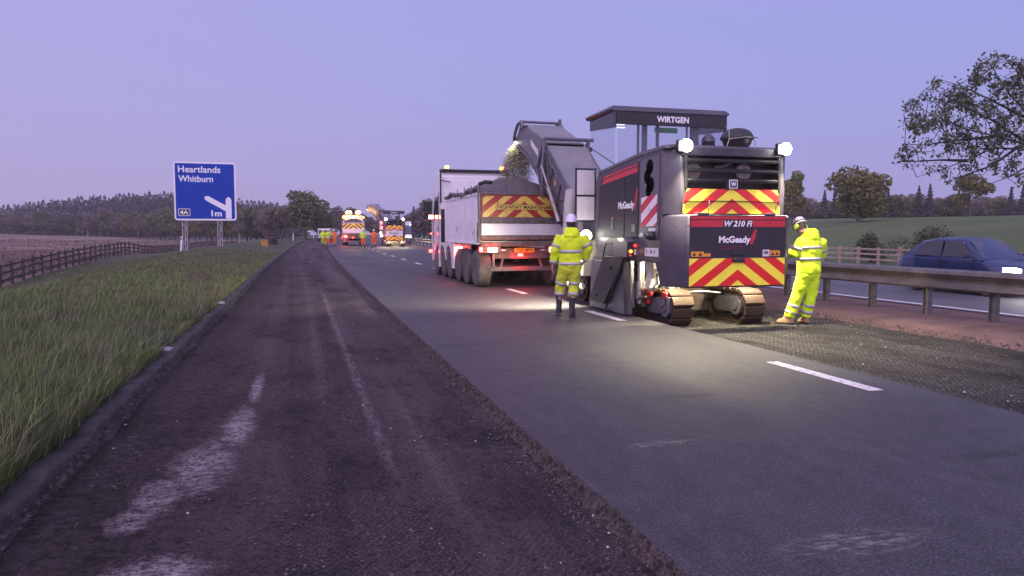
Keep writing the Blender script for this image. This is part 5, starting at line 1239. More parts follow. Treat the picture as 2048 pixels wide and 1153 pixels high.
W1 = dict(head=(.10, .02, 1.655), neck=(.11, .0, 1.52), ls=(-.085, -.01, 1.44), rs=(.305, -.01, 1.44), hip=(.085, 0, .93), le=(-.19, -.04, 1.18), lw=(-.22, .02, .93), re=(.42, -.04, 1.20), rw=(.345, .12, .985), lhd=(-.02, .02, -.1), rhd=(-.05, .06, -.09),
          lh=(-.005, 0, .89), rh=(.175, 0, .89), lk=(-.09, .12, .52), rk=(.155, .05, .52), la=(-.11, .17, .125), ra=(.125, -.08, .085), ltoe=(-.15, 1, -.1), rtoe=(.12, 1, 0))
make_person((4.56, 12.59, 0), R(-20), W1, 'worker in yellow hi-vis and pale helmet seen from behind, walking beside the big road planer', boot_h=.34, leg_bands=((.2, .78), (.8, .30)))
W2 = dict(head=(.07, .0, 1.70), neck=(.20, .01, 1.585), ls=(.115, -.11, 1.47), rs=(.405, .13, 1.47), hip=(.225, .0, .94), le=(.0, -.13, 1.22), lw=(-.20, .02, 1.26), re=(.44, .26, 1.20), rw=(.16, .40, 1.20), lhd=(-.08, .04, .02), rhd=(-.1, .03, .02),
          lh=(.155, -.06, .89), rh=(.295, .06, .89), lk=(.05, -.04, .50), rk=(.265, .09, .50), la=(-.09, -.04, .09), ra=(.19, .12, .09), ltoe=(-1, .25, 0), rtoe=(-.55, .8, 0))
make_person((8.30, 11.20, -.10), R(-36.5), W2, 'worker in clean bright yellow hi-vis and ear defenders, head bent beside the big planer', top=HIVISB, legs=HIVISB, boots=BOOTT, helmet=HELMW, boot_h=.15, face=(-.75, .8, 0), look=.6, muffs=mat('muff_yellow', (.55, .66, .10), .5), trim=NAVY, leg_bands=((.8, .42), (.8, .70)), girth=1.08, tb=(.36, .64), arm_bands=((.62, 0), (.55, 1)))
OPJ = dict(head=(.0, .02, 1.63), neck=(0, -.01, 1.50), ls=(-.19, 0, 1.42), rs=(.19, 0, 1.42), hip=(0, 0, .93), le=(-.25, .10, 1.18), lw=(-.14, .36, 1.12), re=(.25, .1, 1.18), rw=(.14, .36, 1.12), lh=(-.09, 0, .89), rh=(.09, 0, .89), lk=(-.10, .04, .5), rk=(.1, .04, .5), la=(-.11, 0, .09), ra=(.11, 0, .09), ltoe=(-.1, 1, 0), rtoe=(.1, 1, 0))
make_person((6.78 + .60, 10.6 + 2.0, 1.52), R(-25), OPJ, 'operator whose dark helmet shows above the hood of the big road planer', helmet=mat('helmet_dark', (.06, .06, .09), .4), muffs=DARK, top=HIVIS, legs=HIVIST)

# the distant gang
def stand(dx=.11, st=.0, arms=.0):
    return dict(head=(0, .02, 1.63), neck=(0, 0, 1.50), ls=(-.19, 0, 1.42), rs=(.19, 0, 1.42), hip=(0, 0, .93), le=(-.26 - arms, -.03, 1.19), lw=(-.27 + arms * .5, .06 + arms, .96 + arms), re=(.26 + arms, -.03, 1.19), rw=(.27 - arms * .5, .06 + arms, .96 + arms), lh=(-.09, 0, .89), rh=(.09, 0, .89), lk=(-dx, .06 + st, .5), rk=(dx, .03, .5), la=(-dx - .02, st, .09), ra=(dx + .02, -st, .09), ltoe=(-.1, 1, 0), rtoe=(.1, 1, 0))
def gp(x, d): q = at(x, 465, d); return (q.x, q.y, 0.0)
G_ = 'distant road workers standing before the far lorry'
make_person(gp(646, 78.5), R(-3), stand(.12, .05), 'yellow jacketed worker half hidden behind the elbows-out one in the distant gang', G_, vox=.03)
make_person(gp(655.5, 76), R(10), stand(.13, 0, .15), 'worker in yellow jacket and orange trousers with elbows out beside the all-orange worker', G_, top=HIVIS, legs=HIVISO, helmet=HIVIS, vox=.03)
make_person(gp(668.5, 76.5), R(-3), stand(.11, .04), 'worker in full orange hi-vis left of the lorry with flashing beacons', G_, top=HIVISO, legs=HIVISO, helmet=HELMW, vox=.03)
make_person(gp(726, 74), R(-5), stand(.12, .03), 'worker in yellow jacket and orange trousers standing behind the rear corner of the far lorry', G_, top=HIVIS, legs=HIVISO, helmet=HELMW, vox=.03)
make_person(gp(748, 74.5), R(5), stand(.12, .06, .05), 'worker in orange with a dark belt between the far lorry and the far planer', G_, top=HIVISO, legs=HIVISO, helmet=HELMW, vox=.03, waist=DARK)

# distant machines
fm = make_planer((0, 0, 0), 'distant road planer with twin rear lamps and orange hazard boards, working beyond the gang', True)
q = gp(789, 79); fm.location = (q[0], q[1], 0)
q = gp(707, 84); far_lorry = make_tipper((q[0], q[1], 0), 'distant white tipper lorry seen square from behind with flashing amber beacons', R(-4), True)
b = MB()
fm.rotation_euler = (0, 0, R(-5))
for z, l in ((2.5, TAIL), (2.0, TAIL), (1.15, emit('far_lamp', (1, .75, .6), 12))): lamp(fm, 'marker_lamp', -1.46, -1.22, .38, z - .12, z + .12, l)
point('far_glow', (-1.5, -.2, 1.2), 60, (1, .25, .2), fm, .2)
point('far_ground_glow', (.1, 1.2, .7), 70, (1, .9, .6), fm, .1)

# ------------------------------------------------------------------ barriers, fences, signs
GALV = mat('galvanised', (0.14, 0.128, 0.118), .5, .5, var=.3, scale=3, dirt=(0.085, 0.062, 0.048), dscale=2.5, dmin=.45, dmax=.7, stretch=(1, .3, 1))
GALVP = mat('galvanised_post', (0.13, 0.12, 0.12), .6, .3, var=.35, scale=6, dirt=(0.06, 0.045, 0.038), dscale=5, dmin=.45, dmax=.7)
WOODD = mat('dark_timber', (0.040, 0.033, 0.034), .9, var=.4, scale=6, stretch=(4, 4, .7))
WOODL = mat('pale_timber', (0.36, 0.28, 0.24), .85, var=.35, scale=5, stretch=(3, 3, .7), dirt=(.13, .10, .085), dscale=4, dmin=.5, dmax=.7)
SIGNB = mat('sign_blue', (0.003, 0.040, 0.33), .6, var=.10, scale=.8, spec=.25)
SIGNW = mat('sign_white', (0.74, 0.73, 0.76), .4)
SIGNK = mat('sign_black', (0.01, 0.01, 0.012), .4)

def barrier(label, xf, y0, y1, step, zf, group=None, sx=-1, top=.85, ztrim=0):
    t = empty('safety_barrier', (0, 0, 0), 0, label, 'crash barrier', group)
    ys = [y0 + (y1 - y0) * i / int((y1 - y0) / 1.5) for i in range(int((y1 - y0) / 1.5) + 1)]
    pr = [(sx * .03, .49), (sx * .10, .50), (sx * .12, .53), (sx * .06, .63), (sx * .06, .67), (sx * .12, .77), (sx * .09, .82), (sx * .0, top), (-sx * .12, top), (-sx * .12, .83), (sx * .02, .80), (sx * .02, .54), (-sx * .02, .52)]
    b = MB(); b.loft([[(xf(y) + p[0], y, zf(y) + p[1]) for p in pr] for y in ys])
    y = y0 + 1
    while y < min(y1, 60):
        x = xf(y)
        for z in (.55, .745): b.cyl((x + sx * .10, y, zf(y) + z), (x + sx * .122, y, zf(y) + z), .014, 6)
        b.cyl((x + sx * .05, y + .12, zf(y) + .65), (x + sx * .075, y + .12, zf(y) + .65), .014, 6)
        y += step
    beam = b.build('beam', GALV, t, ang=25)
    b = MB(); b.prism([(-.05, -.06), (.05, -.06), (.05, -.045), (.012, -.045), (.012, .045), (.05, .045), (.05, .06), (-.05, .06), (-.05, .045), (-.012, .045), (-.012, -.045), (-.05, -.045)], 'z', -.5, .79)
    po = b.build('post', GALVP, t, smooth=False)
    first = True; y = y0 + .6
    n = 0
    while y < y1 and n < 99:
        o = po if first else po.copy()
        if not first: COL.objects.link(o)
        first = False; o.location = (xf(y) - sx * .02, y, zf(y)); n += 1
        y += step if y < 55 else step * 2
    return t
barrier('long galvanised crash barrier on posts along the reddish soil of the central reserve', lambda y: 10.92 + bend(y), 2.2, 126, 1.365, lambda y: 0.0)
LB = lambda y: -3.0 + bend_left(y) - bend_left(74)
barrier('short grey crash barrier on the left verge starting at the orange striped board', LB, 74, 190, 3.2, lambda y: verge_z(LB(y), y) - .05 if y < 110 else .12)

# left dark post and rail fence
t = empty('post_and_rail_fence', (fx(50), 50, fz(50)), 0, 'dark weathered post and rail fence dipping along the foot of the left verge', 'fence')
oy = Vector((fx(50), 50, fz(50)))
b = MB(); b.prism([(-.06, -.05), (.06, -.05), (.06, .05), (-.06, .05)], 'z', -.4, 1.18)
po = b.build('post', WOODD, t, bevel=.008)
ys = []; y = 24
while y < 178: ys.append(y); y += 1.95
for i, y in enumerate(ys):
    o = po if i == 0 else po.copy()
    if i: COL.objects.link(o)
    o.location = Vector((fx(y), y, fz(y) + .04 * math.sin(i * 2.7))) - oy; o.rotation_euler = (.02 * math.sin(i * 1.7), .03 * math.sin(i * 2.3), .1 * math.sin(i))
for h in (.35, .70, 1.04):
    b = MB()
    for y, y2 in zip(ys[:-1], ys[1:]):
        w = .02 * math.sin(y * 3.1 + h * 9)
        b.bar(Vector((fx(y) + .06, y, fz(y) + h + w)) - oy, Vector((fx(y2) + .06, y2, fz(y2) + h + .02 * math.sin(y2 * 3.1 + h * 9))) - oy, .04, .095)
    b.build('rail', WOODD, t, smooth=False)
# right pale timber fence
FX = lambda y: 31.0 + bend(y)
t = empty('timber_fence', (31, 40, -.35), 0, 'pale timber post and rail fence between the far carriageway and the pasture', 'fence')
oy = Vector((31, 40, -.35))
b = MB(); b.prism([(-.07, -.06), (.07, -.06), (.07, .06), (-.07, .06)], 'z', -.4, 1.0)
po = b.build('post', WOODL, t, bevel=.01)
ys = [8 + 1.58 * i for i in range(58)]
for i, y in enumerate(ys):
    o = po if i == 0 else po.copy()
    if i: COL.objects.link(o)
    o.location = Vector((FX(y), y, -.33 + .02 * math.sin(i * 2.1))) - oy
for h in (.30, .60, .88):
    b = MB()
    for y, y2 in zip(ys[:-1], ys[1:]): b.bar(Vector((FX(y) - .08, y, -.33 + h + .01 * math.sin(y * 3))) - oy, Vector((FX(y2) - .08, y2, -.33 + h + .01 * math.sin(y2 * 3))) - oy, .04, .10)
    b.build('rail', WOODL, t, smooth=False)

# direction sign
W_, H_ = 4.86, 4.86
t = empty('motorway_sign', (-7.9, 72, .1), R(3), 'large blue direction sign with white lettering on two lattice posts', 'road sign')
def rrect(w, h, r, n=6, cx=0, cz=0):
    o = []
    for sx, sz, a0 in ((1, -1, -90), (1, 1, 0), (-1, 1, 90), (-1, -1, 180)):
        for k in range(n + 1):
            a = R(a0 + 90 * k / n); o.append((cx + sx * (w / 2 - r) + r * math.cos(a), cz + sz * (h / 2 - r) + r * math.sin(a)))
    return o
zc = 2.50 + (H_ + .2) / 2
b = MB(); b.prism(rrect(W_ + .26, H_ + .30, .24, cz=zc), 'y', 0, .05); pl = b.build('sign_border', SIGNW, t, smooth=False)
b = MB(); b.prism(rrect(W_, H_, .10, cz=zc), 'y', -.012, .0); b.build('sign_face', SIGNB, pl, smooth=False)
def UV(x, y): return (-W_ / 2 + (x - 265) / 615 * W_, zc - H_ / 2 + (715 - y) / 607 * H_)
def stext(s, x0, y0, x1, y1, m=SIGNW, bold=.018, y_=-.014):
    a = UV(x0, y1); c = UV(x1, y0); text(s, 'lettering', (a[0], y_, a[1]), (1, 0, 0), (0, 0, 1), c[0] - a[0], c[1] - a[1], m, pl, bold)
stext('Heartlands', 297, 136, 738, 208); stext('Whitburn', 297, 240, 658, 311); stext('1m', 630, 622, 740, 688, bold=.03)
a = UV(288, 685); c = UV(410, 605); b = MB(); b.prism(rrect(c[0] - a[0], c[1] - a[1], .07, cx=(a[0] + c[0]) / 2, cz=(a[1] + c[1]) / 2), 'y', -.016, -.012); b.build('junction_border', SIGNW, pl, smooth=False)
b = MB(); b.prism(rrect(c[0] - a[0] - .09, c[1] - a[1] - .09, .05, cx=(a[0] + c[0]) / 2, cz=(a[1] + c[1]) / 2), 'y', -.020, -.015); b.build('junction_plate', SIGNK, pl, smooth=False)
stext('4A', 303, 622, 392, 669, bold=.03, y_=-.0215)
b = MB(); b.prism([UV(*q) for q in ((783, 712), (845, 712), (845, 505), (836, 487), (814, 470), (792, 487), (783, 505), (783, 565), (607, 466), (588, 464), (566, 470), (561, 492), (580, 514), (783, 630))], 'y', -.018, -.011); b.build('route_arrow', SIGNW, pl, smooth=False)
for x in (-1.78, 1.12):
    b = MB()
    for dx in (-.19, .19): b.cyl((x + dx, .12, -.7), (x + dx, .12, 7.4), .032, 8)
    b.cyl((x, .42, -.7), (x, .42, 7.4), .032, 8)
    z = -.3; s_ = 1
    while z < 7.2:
        b.cyl((x - .19 * s_, .12, z), (x + .19 * s_, .12, z + .42), .016, 6); b.cyl((x + .19 * s_, .12, z), (x, .42, z + .42), .014, 6); z += .42; s_ = -s_
    b.build('lattice_post', mat('post_grey', (.42, .40, .41), .5, .3, var=.15, scale=5), t)

# striped board, marker posts, cabinet
t = empty('hazard_marker', (-3.05, 73.2, .0), 0, 'small orange and black diagonally striped board at the barrier end', 'marker board')
b = MB(); b.box(-.31, .31, 0, .03, .05, .82); b.build('board', chevron_mat('orange_black', (.75, .33, .03), (.03, .02, .02), 0, .1, .24, -.75, .5, .4, 'X', 0.0), t, smooth=False)
b = MB(); b.box(-.05, .05, .03, .10, -.3, .7); b.build('post', GALVP, t)
def mpost(x, d, h, z, label, tilt=0):
    q = at(x, 465, d)
    t = empty('marker_post', (q.x, q.y, z), 0, label, 'marker post', 'white verge marker posts')
    t.rotation_euler = (0, R(tilt), 0)
    b = MB(); b.prism([(-.07, -.04), (.07, -.04), (.05, .05), (-.05, .05)], 'z', -.3, h); b.build('post', SIGNW, t, bevel=.01)
    b = MB(); b.box(-.055, .055, -.048, -.038, h - .28, h - .10); b.build('reflector', DIMRED, t)
mpost(361, 66, 1.12, .0, 'white marker post leaning in the grass left of the blue sign', 4)
mpost(586, 120, .95, .45, 'short white marker post just past the end of the left crash barrier')
mpost(627, 150, 1.5, .5, 'tall white marker post by the road bend before the big roadside tree')
q = at(541, 465, 82)
t = empty('roadside_cabinet', (q.x, q.y, -.2), R(10), 'dark brown roadside cabinet behind the orange striped board', 'cabinet')
CABM = mat('cabinet_brown', (.045, .032, .032), .7, var=.3, scale=6)
b = MB(); b.box(-.68, .68, -.4, .4, 0, 1.45); b.build('casing', CABM, t, bevel=.02)
b = MB(); b.prism([(-.46, 1.45), (.46, 1.45), (.40, 1.56), (-.40, 1.56)], 'x', -.74, .74); b.build('lid', CABM, t, bevel=.015)
for x in (-.33, .33):
    b = MB(); b.box(x - .30, x + .30, -.42, -.40, .1, 1.36); d = b.build('door', CABM, t, bevel=.006); b = MB(); b.box(x - .02, x + .02, -.45, -.42, .7, .86); b.build('handle', DARK, d)

# gully covers / pale lumps lying on the kerb
for (x, y, l, s_) in ((-1.60, 9.98, 'pale lump of concrete lying on the kerb beside the chalky patches', .8), (-1.58, 16.3, 'pale arched lump of concrete on the kerb further along the verge', 1.0)):
    b = MB(); b.loft([[(x + dx * s_, y + dy * s_, z) for dx, dy in ((-.10, -.09), (.06, -.11), (.11, .03), (.05, .12), (-.08, .10))] for z in (.02, .07)] + [[(x + dx * s_ * .6, y + dy * s_ * .6, .09) for dx, dy in ((-.10, -.09), (.06, -.11), (.11, .03), (.05, .12), (-.08, .10))]])
    tag(b.build('concrete_lump', mat('pale_concrete', (.26, .25, .29), .9, var=.4, scale=15, bump=.6, bscale=40), bevel=.015), l, 'rubble')

# ------------------------------------------------------------------ vehicles on the other carriageway
def make_car(loc, rz, label):
    """nose towards -y"""
    t = empty('parked_car' if False else 'car', loc, rz, label, 'car')
    PAINTB = mat('car_blue', (0.010, 0.024, 0.085), .35, .2, coat=.35, var=.1, scale=2)
    def sec(y, w, zb, zt, crown=.04):
        return [(-w * .86, y, zb), (-w * .97, y, zb + .10), (-w, y, lerp(zb, zt, .55)), (-w * .965, y, zt - .06), (-w * .86, y, zt), (0, y, zt + crown), (w * .86, y, zt), (w * .965, y, zt - .06), (w, y, lerp(zb, zt, .55)), (w * .97, y, zb + .10), (w * .86, y, zb)]
    b = MB(); b.loft([sec(0, .66, .28, .58, .02), sec(.06, .76, .22, .66), sec(.25, .85, .19, .73), sec(.7, .89, .18, .82), sec(1.1, .90, .18, .90), sec(2.2, .91, .18, .94), sec(3.4, .90, .18, .97), sec(3.95, .88, .22, .96), sec(4.2, .82, .26, .86), sec(4.26, .74, .34, .70)])
    bd = b.build('car_body', PAINTB, t, ang=50)
    b = MB()
    gh = [(1.02, .90, .80), (1.70, 1.36, .64), (2.0, 1.43, .62), (2.9, 1.44, .62), (3.5, 1.36, .62), (4.05, .95, .78)]
    rings = []
    for y, z, w in gh: rings.append([(-lerp(.83, w, .0) if False else -.83, y if z < 1 else lerp(y, 2.5, -.02), .88), (-w, y, z - .05 if z > 1 else z), (-w * .8, y, z), (0, y, z + .025), (w * .8, y, z), (w, y, z - .05 if z > 1 else z), (.83, y, .88)])
    b.loft(rings); gr = b.build('cabin', PAINTB, bd, ang=50)
    b = MB(); b.prism([(1.30, .95), (1.82, 1.33), (2.45, 1.37), (2.45, .96)], 'x', -.80, -.735); b.prism([(2.52, .96), (2.52, 1.37), (3.2, 1.33), (3.6, .98)], 'x', -.80, -.735)
    b.v = [(x - (1.0 - min(1, (1.45 - z) / .5)) * -.13 - .02, y, z) for x, y, z in b.v]
    b.build('side_window', WINDOW, gr)
    b = MB(); b.loft([[(-.72, 1.10, .95), (.72, 1.10, .95), (.70, 1.12, .97), (-.70, 1.12, .97)], [(-.58, 1.66, 1.35), (.58, 1.66, 1.35), (.56, 1.70, 1.36), (-.56, 1.70, 1.36)]]); b.build('windscreen', WINDOW, gr)
    for y in (.78, 3.35):
        for s_ in (-1, 1):
            w = wheel(t, s_ * .93, y, .31, .20, s_)
    for s_ in (-1, 1):
        b = MB(); b.loft([[(s_ * .58, -.012, .56), (s_ * .81, .075, .58), (s_ * .81, .075, .71), (s_ * .58, -.012, .70)], [(s_ * .60, .16, .56), (s_ * .88, .30, .58), (s_ * .88, .30, .73), (s_ * .60, .16, .73)]])
        b.build('headlight', emit('headlamp', (1, .95, .84), 14), t)
        point('head_light', (s_ * .70, -.25, .58), 18, (1, .95, .85), t, .08)
        b = MB(); b.box(s_ * .98 - .07, s_ * .98 + .07, 1.35, 1.43, .93, 1.04); b.bar((s_ * .85, 1.4, .95), (s_ * .95, 1.4, .98), .03, .03); b.build('wing_mirror', PAINTB, t, bevel=.02)
    b = MB(); b.box(-.55, .55, -.015, .05, .34, .48); b.build('grille', DARK, t, bevel=.02)
    b = MB(); b.box(-.26, .26, -.03, -.014, .36, .47); b.build('number_plate', SIGNW, t)
    b = MB(); b.box(-.925, -.905, 1.28, 1.29, .3, .9); b.box(-.93, -.91, 2.48, 2.49, .25, .92); b.box(-.94, -.905, 2.25, 2.42, .78, .81); b.box(-.93, -.90, .95, 3.1, .22, .28); b.build('door_seam', DARK, t)
    return t
car_ = make_car((17.25, 14.0, -.09), R(1.5), 'dark blue hatchback with lit headlamps passing on the far carriageway'); car_.scale = (.95, .84, 1.0)

q = at(806, 465, 96)
t = empty('box_lorry', (q.x, q.y, -.1), R(-6), 'oncoming white and blue lorry with a bright headlamp beside the distant planer', 'lorry')
b = MB(); b.prism([(0, .5), (0, 1.3), (.15, 2.35), (.3, 2.5), (1.8, 2.5), (1.8, .5)], 'x', -1.05, 1.05); c = b.build('cab', mat('lorry_blue', (.05, .07, .16), .35, coat=.4), t, bevel=.05)
b = MB(); b.loft([[(-.95, -.015, 1.35), (.95, -.015, 1.35), (.95, .02, 1.35), (-.95, .02, 1.35)], [(-.9, .10, 2.15), (.9, .10, 2.15), (.9, .14, 2.15), (-.9, .14, 2.15)]]); b.build('windscreen', WINDOW, c)
b = MB(); b.box(-1.06, 1.06, -.06, .04, .75, 1.28); b.build('front_panel', WHITEC, c, bevel=.02)
b = MB(); b.box(-1.1, 1.1, 1.9, 7, .8, 3.0); b.build('box_body', WHITET, t, bevel=.03)
for s_ in (-1, 1):
    b = MB(); b.cyl((s_ * .78, -.075, .66), (s_ * .78, -.06, .66), .17, 16); b.build('headlight', emit('headlamp_hot', (1, .97, .9), 40), t)
    for y in (.9, 5.4): wheel(t, s_ * 1.05, y, .45, .3, s_)
b = MB(); b.ell((.95, .3, 2.56), .07, .07, .07); b.build('marker_lamp', emit('warm_marker', (1, .75, .45), 20), c)
point('head_light', (.78, -.4, .7), 60, (1, .95, .85), t, .15)

q = at(648, 465, 118)
t = empty('white_van', (q.x, q.y, .05), R(-8), 'far white van half hidden behind the two yellow jacketed workers', 'van')
b = MB(); b.prism([(0, .35), (0, 1.9), (.2, 2.05), (3.6, 2.05), (4.3, 1.25), (5.1, 1.0), (5.2, .35)], 'x', -.95, .95); c = b.build('van_body', mat('van_white', (.5, .48, .52), .4, coat=.3), t, bevel=.06)
b = MB(); b.box(-.8, -.05, -.012, 0, 1.2, 1.75); b.box(.05, .8, -.012, 0, 1.2, 1.75); b.build('rear_window', WINDOW, c)
b = MB(); b.box(-.93, .93, -.05, .02, .35, .55); b.build('bumper', DARK, c)
for s_ in (-1, 1):
    b = MB(); b.box(s_ * .87 - .06, s_ * .87 + .06, -.02, 0, .75, 1.1); b.build('tail_light', DIMRED, c)
    for y in (.8, 4.2): wheel(t, s_ * .93, y, .34, .22, s_)

# ------------------------------------------------------------------ millings falling from the conveyor
r = np.random.default_rng(21); n = 20000
u = r.random(n) ** .9
c0 = Vector((6.85, 22.15, 4.15)); V0 = []
tt = u * .62; vy = .95 + r.normal(0, .22, n); vx = r.normal(-.32, .16, n)
X = 6.68 + (r.random(n) - .5) * (.50 + .8 * tt) + vx * tt * 1.4; Y = 22.05 + vy * tt + (r.random(n) - .5) * .1; Z = 4.22 - .35 * tt - 4.1 * tt ** 2 + r.normal(0, .05, n)
k = Z > 2.72; X, Y, Z = X[k], Y[k], Z[k]; n = len(X)
S = .007 + .018 * r.random(n) ** 2
base = np.array([[1, 0, 0], [-.5, .87, 0], [-.5, -.87, 0], [0, 0, 1.2]]); jt = base[None] * (1 + r.normal(0, .35, (n, 4, 3))) + r.normal(0, .3, (n, 4, 3))
V = np.stack([X, Y, Z], 1)[:, None, :] + jt * S[:, None, None]
i = np.arange(n)[:, None] * 4
T = np.concatenate([i + np.array([[0, 1, 3]]), i + np.array([[1, 2, 3]]), i + np.array([[2, 0, 3]]), i + np.array([[0, 2, 1]])])
tag(raw_mesh('falling_millings', V.reshape(-1, 3), T, mat('millings', (.36, .34, .25), .9, var=.3, scale=30), 3), 'stream of planings falling from the conveyor into the lorry', 'planings', kind='stuff')

# ------------------------------------------------------------------ trees, bushes and woods
def leaf_mat(name, a, b, c):
    m, t, p = node_mat(name, .8); g = NG(t); geo = t.nodes.new('ShaderNodeNewGeometry'); ri = geo.outputs['Random Per Island']
    n = g.noise(.35, 4); col = g.mix(ri, a, b); col = g.mix(g.rng(n, .45, .65, 0, .75), col, c)
    g.L(col, p.inputs['Base Color']); p.inputs['Specular IOR Level'].default_value = .2
    return m
LEAF_G = leaf_mat('leaf_green', (.080, .088, .044), (.170, .172, .088), (.125, .115, .078))
LEAF_O = leaf_mat('leaf_olive', (.080, .082, .024), (.215, .205, .065), (.13, .122, .045))
LEAF_B = leaf_mat('leaf_brown', (.115, .088, .084), (.215, .170, .148), (.150, .138, .098))
LEAF_C = leaf_mat('needle_dark', (.050, .046, .054), (.120, .110, .120), (.070, .065, .070))
LEAF_N = leaf_mat('leaf_near', (.048, .060, .030), (.130, .145, .080), (.085, .088, .055))
BARK = mat('bark', (.075, .058, .052), .9, var=.4, scale=7, bump=.5, bscale=15)
BIRCH = mat('birch_bark', (.34, .30, .29), .8, var=.4, scale=4, dirt=(.06, .05, .05), dscale=6, dmin=.5, dmax=.6)
NEARBARK = mat('near_bark', (.040, .030, .032), .9, var=.4, scale=7)

def leaf_quads(C, S, r, flat=.0):
    n = len(C); d = r.normal(size=(n, 3)); d /= np.linalg.norm(d, axis=1)[:, None]
    a = r.normal(size=(n, 3)); a -= d * (a * d).sum(1)[:, None]; a /= np.linalg.norm(a, axis=1)[:, None]
    b = np.cross(d, a); S = S[:, None]
    V = np.stack([C - a * S, C - b * S * .55 + d * S * .15, C + a * S, C + b * S * .55 + d * S * .15], 1)
    return V.reshape(-1, 3), np.arange(n * 4).reshape(-1, 4)

def crown_pts(kind, r):
    P, S = [], []
    if kind == 'conifer':
        for k in range(1500):
            z = r.random() ** .8; h = 1.2 + z * 8.8; w = 1.9 * (1 - z) ** .8 * (.7 + .3 * math.sin(z * 60)) + .05
            a = r.random() * 6.283; q = w * (.35 + .65 * r.random() ** .5); P.append((q * math.cos(a), q * math.sin(a), h - q * .35)); S.append(.30 * (1.15 - z * .6))
    else:
        spec = {'round': (4.2, 4.3, 5.3, 20, 1.5), 'tall': (2.5, 4.6, 5.0, 17, 1.25), 'birch': (2.2, 4.4, 5.3, 18, 1.0), 'ragged': (3.4, 3.8, 5.8, 15, 1.2), 'bushy': (3.6, 4.2, 4.4, 18, 1.7)}[kind]
        rx, rz, zc, nb, br = spec
        blobs = []
        for k in range(nb):
            d = r.normal(size=3); d /= np.linalg.norm(d); q = .45 + .5 * r.random()
            blobs.append((d[0] * rx * q * .82, d[1] * rx * q * .82, zc + d[2] * rz * q * .82, br * (.7 + .6 * r.random())))
        if kind in ('round', 'bushy'): blobs.append((0, 0, zc, 2.8)); blobs.append((.4, .3, zc - 1.6, 2.3)); blobs.append((-.5, .2, zc + 1.4, 2.2))
        for bx, by, bz, R_ in blobs:
            m = int(125 * R_ ** 1.6)
            for _ in range(m):
                d = r.normal(size=3); d /= np.linalg.norm(d); q = R_ * (.55 + .55 * r.random() ** .6)
                P.append((bx + d[0] * q, by + d[1] * q, bz + d[2] * q * .8)); S.append((.19 if kind in ('birch',) else .25) * (.6 + .9 * r.random()))
    return np.array(P), np.array(S)

TREES = {}
def tree_src(kind, seed, leaf, bark):
    key = (kind, seed, leaf.name)
    if key in TREES: return TREES[key]
    r = np.random.default_rng(seed); rr = random.Random(seed)
    P, S = crown_pts(kind, r); V, F = leaf_quads(P, S, r)
    cr = raw_mesh('crown', V, F, leaf, 4); cm = cr.data; bpy.data.objects.remove(cr)
    b = MB()
    if kind == 'conifer': b.tube([(0, 0, -.6), (0, 0, 4), (0, 0, 9.6)], [.2, .14, .03], 8)
    else:
        lean = rr.uniform(-.3, .3); base = [(0, 0, -.6), (lean * .3, 0, 1.6), (lean, .1, 3.4), (lean * 1.2, .1, 6.2), (lean, 0, 8.6)]
        b.tube(base, [.26, .20, .16, .09, .03] if kind != 'birch' else [.15, .12, .10, .06, .02], 8)
        for k in range(9):
            z = rr.uniform(2.0, 7.0); a = rr.uniform(0, 6.28); L = rr.uniform(1.2, 2.8) * (1.1 if kind == 'round' else .8)
            p0 = Vector((lean * min(z / 4, 1), .05, z)); d = Vector((math.cos(a), math.sin(a), rr.uniform(.3, 1.0)))
            b.tube([p0, p0 + d * L * .5, p0 + d * L + Vector((0, 0, L * .15))], [.07, .045, .012], 5)
    to = b.build('trunk', bark); tm = to.data; bpy.data.objects.remove(to)
    TREES[key] = (tm, cm); return TREES[key]

def plant(name, kind, seed, leaf, bark, pos, h, label, cat='tree', group=None, rz=0.0, wide=1.0, zoff=0.0):
    tm, cm = tree_src(kind, seed, leaf, bark)
    t = empty(name, (pos[0], pos[1], pos[2] + zoff), rz, label, cat, group)
    s = h / 10.0; t.scale = (s * wide, s * wide, s)
    for n_, m_ in (('trunk', tm), ('crown', cm)):
        o = bpy.data.objects.new(n_, m_); COL.objects.link(o); o.parent = t
    return t
rt = random.Random(5)
def hpx(yb, yt, d): return (yb - yt) / 1500 * d

# the wood beyond the moor: front trees as individuals, the conifers on the ridge as one mass
GW = 'broadleaved trees at the edge of the wood beyond the moor'
kinds = [('tree', 'birch', 1, LEAF_B), ('tree', 'tall', 2, LEAF_G), ('tree', 'ragged', 3, LEAF_B), ('tree', 'tall', 4, LEAF_B), ('tree', 'birch', 5, LEAF_O), ('tree', 'round', 6, LEAF_G)]
x = -70; i = 0
while x < 560:
    d = np.interp(x, [-70, 180, 350, 500, 560], [275, 262, 222, 185, 175]) + rt.uniform(-14, 14)
    yb = np.interp(x, [0, 180, 350, 500, 560], [462, 466, 476, 480, 480]); yt = np.interp(x, [-70, 0, 150, 300, 450, 560], [422, 424, 416, 412, 412, 408]) + rt.uniform(-9, 12)
    q = at(x, yb + 2, d); k = kinds[rt.randrange(6)]
    plant('tree', k[1], k[2], k[3], BARK, q, hpx(yb, yt, d), 'one of the brown and green broadleaved trees lining the wood beyond the moor', 'tree', GW, rt.uniform(0, 6), 1.25, -.5)
    x += rt.uniform(8, 14); i += 1
for xx, yb, yt, d, l in ((176, 470, 428, 245, 'birch with a bent white trunk at the edge of the wood above the moor'), (277, 472, 430, 225, 'birch with pale leaning twin trunk at the wood edge left of the blue sign'), (479, 480, 420, 168, 'thin birch with a pale trunk just right of the blue sign')):
    plant('birch', 'birch', 8, LEAF_B, BIRCH, at(xx, yb, d), hpx(yb, yt, d) * 1.1, l, 'tree', None, xx, 1.0)
r = np.random.default_rng(77); VV, FF, off = [], [], 0
